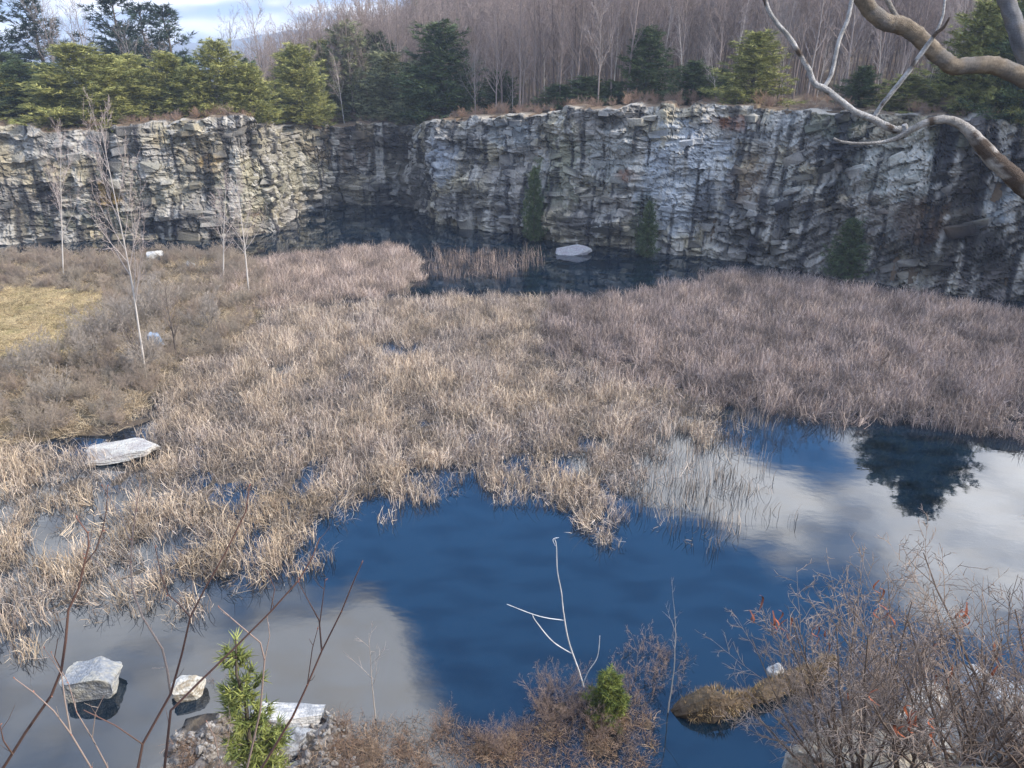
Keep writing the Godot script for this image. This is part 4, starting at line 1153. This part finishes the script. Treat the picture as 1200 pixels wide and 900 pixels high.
		sod.tri(at - wd, at + wd, at + dir * rng.randf_range(0.1, 0.28), col)
	part("sod", sod.mesh(), leaf, lg)

	# ------------------------------------------------------------ shore shrubs, small pines, dead sapling
	var shore_shapes := []
	for k in 4: shore_shapes.append(shrub(900 + k, 1.2, 10, Color(0.17, 0.13, 0.11), Color(0.225, 0.165, 0.135), 1.0, [6, 4, 3], 0.0035, 0.009))
	for s in [[-4.2, -16.0, 1.0], [-3.4, -15.7, 0.8], [-2.7, -16.0, 0.9], [-2.0, -15.5, 0.9], [-1.3, -15.9, 0.75], [-0.6, -15.2, 0.85], [0.2, -15.6, 0.7], [0.9, -16.6, 1.15], [1.5, -17.0, 1.3], [1.2, -15.8, 1.1], [1.9, -16.0, 1.2], [2.5, -15.3, 1.0], [3.4, -16.4, 1.2], [3.9, -17.3, 1.5], [4.4, -18.3, 1.4], [4.9, -17.6, 1.3], [3.6, -18.4, 1.1], [5.4, -18.6, 1.2], [-4.8, -16.6, 0.8], [-5.2, -17.1, 0.7], [-0.2, -14.8, 0.8], [3.2, -15.0, 0.9], [-9.2, -17.6, 0.9], [-10.6, -17.0, 0.7]]:
		var g := ground(s[0], s[1])
		var o := base("shore_shrub", Vector3(s[0], g - 0.05, s[1]), "low twiggy leafless shrub at the edge of the blue pool", "shrub", "leafless shrubs on the near shore")
		var e: Array = shore_shapes[rng.randi() % 4]
		part("stems", e[0], wood, o)
		part("twigs", e[1], wood, o)
		o.rotation.y = rng.randf() * TAU
		o.scale = Vector3.ONE * s[2]
	var sg := base("shore_grass", Vector3.ZERO, "dead brown grass tussocks fringing the near shore", "grass", "", "stuff")
	wh = [[], []]
	co = [[], []]
	for k in 1500:
		var p := Vector2(rng.randf_range(-11, 5), rng.randf_range(-17.6, -13.5))
		if not inside(SHORE, p) and not (inside(STONY_BANK, p) and n_lo.get_noise_2d(p.x * 40.0, p.y * 40.0) > 0.05): continue
		var e := rng.randi() % 2
		wh[e].append(Transform3D(Basis(Vector3.UP, rng.randf() * TAU) * Basis.from_scale(Vector3(0.5, rng.randf_range(0.15, 0.5), 0.5)), Vector3(p.x, maxf(-0.1, ground(p.x, p.y) - 0.03), p.y)))
		co[e].append(Color(0.62, 0.50, 0.38).lerp(Color(0.42, 0.30, 0.24), rng.randf()))
	for e in 2: scatter(sg, "grass_tufts", tuft[e], reed, wh[e], co[e])
	var fresh := pine(870, 15, 0.0, Color(0.05, 0.075, 0.02), Color(0.19, 0.22, 0.05), 0.5, 0.6)
	var fp := base("pine_seedling", Vector3(2.83, 0.0, -16.07) + Vector3(0, 0.0, 0), "small rounded yellow-green pine at the foot of the dead white sapling", "pine tree")
	part("trunk", fresh[0], wood, fp)
	part("crown", fresh[1], leaf, fp)
	fp.scale = Vector3(0.36, 0.215, 0.36)
	var near_pine := pine(880, 17, 0.4, Color(0.10, 0.13, 0.04), Color(0.30, 0.33, 0.10), 0.27, 0.75, 1.0, 0.55)
	var np := base("pine_sapling", Vector3(-4.42, 3.9, -9.1), "slim bright green pine sapling behind the brown twigs", "pine tree")
	part("trunk", near_pine[0], wood, np)
	part("crown", near_pine[1], leaf, np)
	np.scale = Vector3.ONE * 0.70
	var dd := base("dead_sapling", Vector3(2.2, 0.1, -17.0), "bleached white dead sapling leaning over the blue pool", "bare tree")
	for k in DEAD.size():
		part("trunk" if k == 0 else "branch", limb_mesh(DEAD[k], Color(0.62, 0.61, 0.60), dd.position, rng, 6), wood, dd)
	for t in [[Vector3(-4.04, 0.0, -16.01), 3.4, "faint grey birch sapling rising from the near shore grass", 1], [Vector3(4.66, 0.0, -16.22), 4.0, "thin pale sapling standing by the sod-covered log", 2]]:
		var o := base("shore_sapling", t[0], t[2], "bare tree")
		rng.seed = 300 + t[3]
		var wa := Mb.new()
		var wb := Mb.new()
		grow([wa, wb], rng, Vector3.ZERO, Vector3(0.06, 1, 0.02), t[1], 0.022, 0, {"levels": 3, "segs": [10, 4, 3], "sides": [5, 4, 3], "wander": [0.09, 0.16, 0.2], "up": [0.03, 0.07, 0.05],
			"kids": [7, 3], "start": [0.35, 0.3], "spread": [0.7, 0.6], "lr": [0.34, 0.5], "rr": 0.55, "min_r": 0.005, "shape": 0.5, "end": 0.2, "col": [Color(0.40, 0.37, 0.34), Color(0.36, 0.32, 0.29), Color(0.32, 0.27, 0.24)]})
		part("trunk", wa.mesh(), wood, o)
		part("branches", wb.mesh(), wood, o)

	# ------------------------------------------------------------ saplings close to the viewer
	var sap_label := ["dark brown sapling stem curving up past the wading boulder", "forked brown sapling with a pale side stem", "long dark sapling slanting over the pool's corner", "brown sapling with red buds beside the green pine", "pale grey sapling beside the green pine", "short pale twig stem reaching over shallow water", "thin bleached stem below the wading boulder", "small pale stems in front of the stony bank"]
	var tones := [Color(0.115, 0.080, 0.068), Color(0.30, 0.255, 0.225)]
	var roots := {}
	for s in SAPLINGS:
		var k: int = s[3]
		var pts: Array = s[0]
		if not roots.has(k):
			var b: Vector3 = pts[0]
			var foot := Vector3(b.x - 0.1, ground(b.x - 0.1, b.z + 0.4), b.z + 0.4)
			roots[k] = base("foreground_sapling", foot, sap_label[k], "sapling")
			pts = [foot + Vector3(0, -0.1, 0), foot.lerp(b, 0.5) + Vector3(0.03, 0.05, 0)] + pts
		var o: Node3D = roots[k]
		var loc := []
		var rad := []
		var fine := []
		# smooth the traced line a little
		for i in pts.size(): loc.append(pts[i] - o.position)
		for i in loc.size(): rad.append(1.8 * lerpf(s[1], s[2], float(i) / (loc.size() - 1)))
		var m := Mb.new()
		var col: Color = tones[s[4]]
		m.tube(loc, rad, 7, col, col.lerp(Color(0.20, 0.09, 0.07), 0.4), 0.08, rng)
		var st := part("stem" if o.get_child_count() == 0 else "branch", m.mesh(true), wood, o)
		var n := loc.size()
		for i in range(2, n):
			if rng.randf() < 0.75:
				var bud := Mb.new()
				var a: Vector3 = loc[i]
				var d: Vector3 = ((loc[i] - loc[i - 1]).normalized() + rv(rng) * 0.9).normalized()
				bud.tube([a, a + d * 0.018, a + d * 0.036], [0.004, 0.008, 0.001], 5, Color(0.30, 0.12, 0.08), Color(0.34, 0.17, 0.12))
				part("bud", bud.mesh(), wood, st)
			if rng.randf() < 0.55:
				var tw := Mb.new()
				var a: Vector3 = loc[i].lerp(loc[i - 1], rng.randf())
				var d: Vector3 = ((loc[i] - loc[i - 1]).normalized() + rv(rng)).normalized()
				var l := rng.randf_range(0.08, 0.3)
				tw.tube([a, a + d * l * 0.5, a + d * l + Vector3(0, l * 0.2, 0)], [0.0045, 0.0035, 0.002], 4, col, col)
				part("twig", tw.mesh(), wood, st)

	# ------------------------------------------------------------ leafless thicket on the bank
	var thick := []
	for k in 5: thick.append(shrub(950 + k, 4.2, 6, Color(0.14, 0.105, 0.085), Color(0.26, 0.205, 0.165), 1.0, [8, 6, 4], 0.0062, 0.030))
	# x, z, size, lean towards the water, withered leaves
	var spots := [[5.1, -7.6, 0.85, 0.22, 15], [5.7, -8.6, 0.9, 0.12, 10], [6.2, -7.2, 0.85, 0.05, 3], [6.6, -8.6, 0.92, 0.05, 5], [7.0, -7.6, 0.92, 0.0, 5], [7.6, -8.8, 1.0, 0.0, 4], [7.4, -6.6, 0.85, 0.0, 0], [8.3, -8.0, 1.0, 0.0, 0], [7.4, -10.6, 0.8, 0.0, 0], [8.8, -9.2, 1.1, 0.0, 0], [6.0, -10.6, 0.6, 0.1, 0], [5.3, -8.4, 0.75, 0.3, 6], [6.4, -9.6, 0.85, 0.15, 0], [6.7, -6.6, 0.8, 0.0, 0]]
	for i in spots.size():
		var s: Array = spots[i]
		var o := base("thicket_shrub", Vector3(s[0], ground(s[0], s[1]) - 0.1, s[1]), "tall leafless shrub hung with curled orange leaves" if s[4] > 8 else "tall many-stemmed leafless shrub in the thicket over the tan boulder", "shrub", "shrubs with curled orange leaves" if s[4] > 8 else "leafless shrubs of the bank thicket")
		var e: Array = thick[i % 5]
		part("stems", e[0], wood, o)
		part("twigs", e[1], wood, o)
		o.basis = Basis(Vector3(0, 0, 1), s[3]) * Basis(Vector3.UP, rng.randf() * TAU) * Basis.from_scale(Vector3.ONE * s[2])
		var tips: PackedVector3Array = e[1].surface_get_arrays(0)[Mesh.ARRAY_VERTEX]
		var hung := 0
		var knot := Vector3.INF
		while hung < s[4]:
			var at: Vector3 = tips[rng.randi() % tips.size()]
			if at.y < 2.7 or (hung % 5 and at.distance_to(knot) > 0.55): continue
			if hung % 5 == 0: knot = at
			hung += 1
			var m := Mb.new()
			var an := rng.randf() * TAU
			var l := rng.randf_range(0.18, 0.36)
			var pts := []
			for q in 7:
				var f := q / 6.0
				pts.append(Vector3(sin(f * 3.0) * l * 0.45, f * l, 0).rotated(Vector3.UP, an))
			var wv := Vector3(0, 0, 1).rotated(Vector3.UP, an)
			var tone := Color(0.36, 0.11, 0.05).lerp(Color(0.20, 0.075, 0.05), rng.randf())
			for q in 6:
				var w0 := 0.021 * sin(PI * (q + 0.2) / 6.6)
				var w1 := 0.021 * sin(PI * (q + 1.2) / 7.3)
				m.quad(pts[q] - wv * w0, pts[q] + wv * w0, pts[q + 1] + wv * w1, pts[q + 1] - wv * w1, tone)
			part("withered_leaf", m.mesh(), leaf, o).position = at
	# ------------------------------------------------------------ limbs of the tree that overhangs the viewpoint
	var brown := paint(0.8, grain, 9.0, bark_bump, 3.0)
	var tree := base("overhanging_tree", Vector3(6.2, 9.0, -4.4), "bare tree whose thick brown and dead white limbs hang over the view", "bare tree")
	var limbs := [["limb", LIMB_BROWN, Color(0.395, 0.325, 0.245), 0], ["limb", LIMB_PALE, Color(0.56, 0.52, 0.47), 0], ["trunk", TRUNK_GREY, Color(0.30, 0.30, 0.31), 0], ["limb", LIMB_TWIG, Color(0.44, 0.40, 0.35), 0]]
	var pale_limb: Node3D
	for t in limbs:
		var o := part(t[0], limb_mesh(t[1], t[2], tree.position, rng), brown, tree)
		if t[1] == LIMB_PALE:
			pale_limb = o
			o.set_meta("label", "weathered white dead limb with peeling bark")
	for t in PALE_BOUGHS: part("bough", limb_mesh(t, Color(0.66, 0.645, 0.62), tree.position, rng), brown, pale_limb)
	# the trunk that carries the limbs stands on the bank beside the viewpoint
	var tm := Mb.new()
	var foot := Vector3(6.2, ground(6.2, -4.4) - 0.3, -4.4) - tree.position
	tm.tube([foot, Vector3(5.5, 14.0, -4.5) - tree.position, Vector3(4.9, 17.5, -4.7) - tree.position, Vector3(4.8, 22.0, -4.8) - tree.position, Vector3(4.6, 26.0, -5.0) - tree.position], [0.30, 0.24, 0.20, 0.14, 0.06], 12, Color(0.27, 0.24, 0.21), Color(0.27, 0.24, 0.21))
	part("trunk", tm.mesh(true), brown, tree)

func limb_mesh(t: Array, col: Color, origin: Vector3, rng: RandomNumberGenerator, sides := 14) -> ArrayMesh:
	var src: Array = t[0]
	var r: Array = t[1]
	var pts := []
	var rad := []
	for i in src.size() - 1:
		for k in 5:
			var f := k / 5.0
			var p0: Vector3 = src[maxi(i - 1, 0)]
			var p3: Vector3 = src[mini(i + 2, src.size() - 1)]
			pts.append(src[i].cubic_interpolate(src[i + 1], p0, p3, f) - origin + (rv(rng) * r[i] * 0.07 if i + k else Vector3.ZERO))
			rad.append(lerpf(r[i], r[i + 1], f) * (1.0 + rng.randfn() * 0.018))
	pts.append(src[-1] - origin)
	rad.append(r[-1])
	var m := Mb.new()
	m.tube(pts, rad, sides, col, col, 0.045, rng)
	var bark := Color(0.16, 0.125, 0.10)
	for k in m.c.size():
		var f := n_lo.get_noise_3dv(m.v[k] * 700.0)
		var g := n_lo.get_noise_3dv(m.v[k] * 260.0 + Vector3.ONE * 900.0)
		m.c[k] = col * (1.0 + 0.7 * f)
		if col.r < 0.4: m.c[k] = m.c[k].lerp(Color(0.33, 0.30, 0.265), smoothstep(0.0, 0.15, g))
		elif m.v.size() > 500 and sides > 8: m.c[k] = m.c[k].lerp(bark, smoothstep(0.0, 0.08, g + 0.3 * smoothstep(0.6, 0.8, float(k) / m.c.size()) - 0.26))
		m.c[k].a = 1.0
	return m.mesh(true)
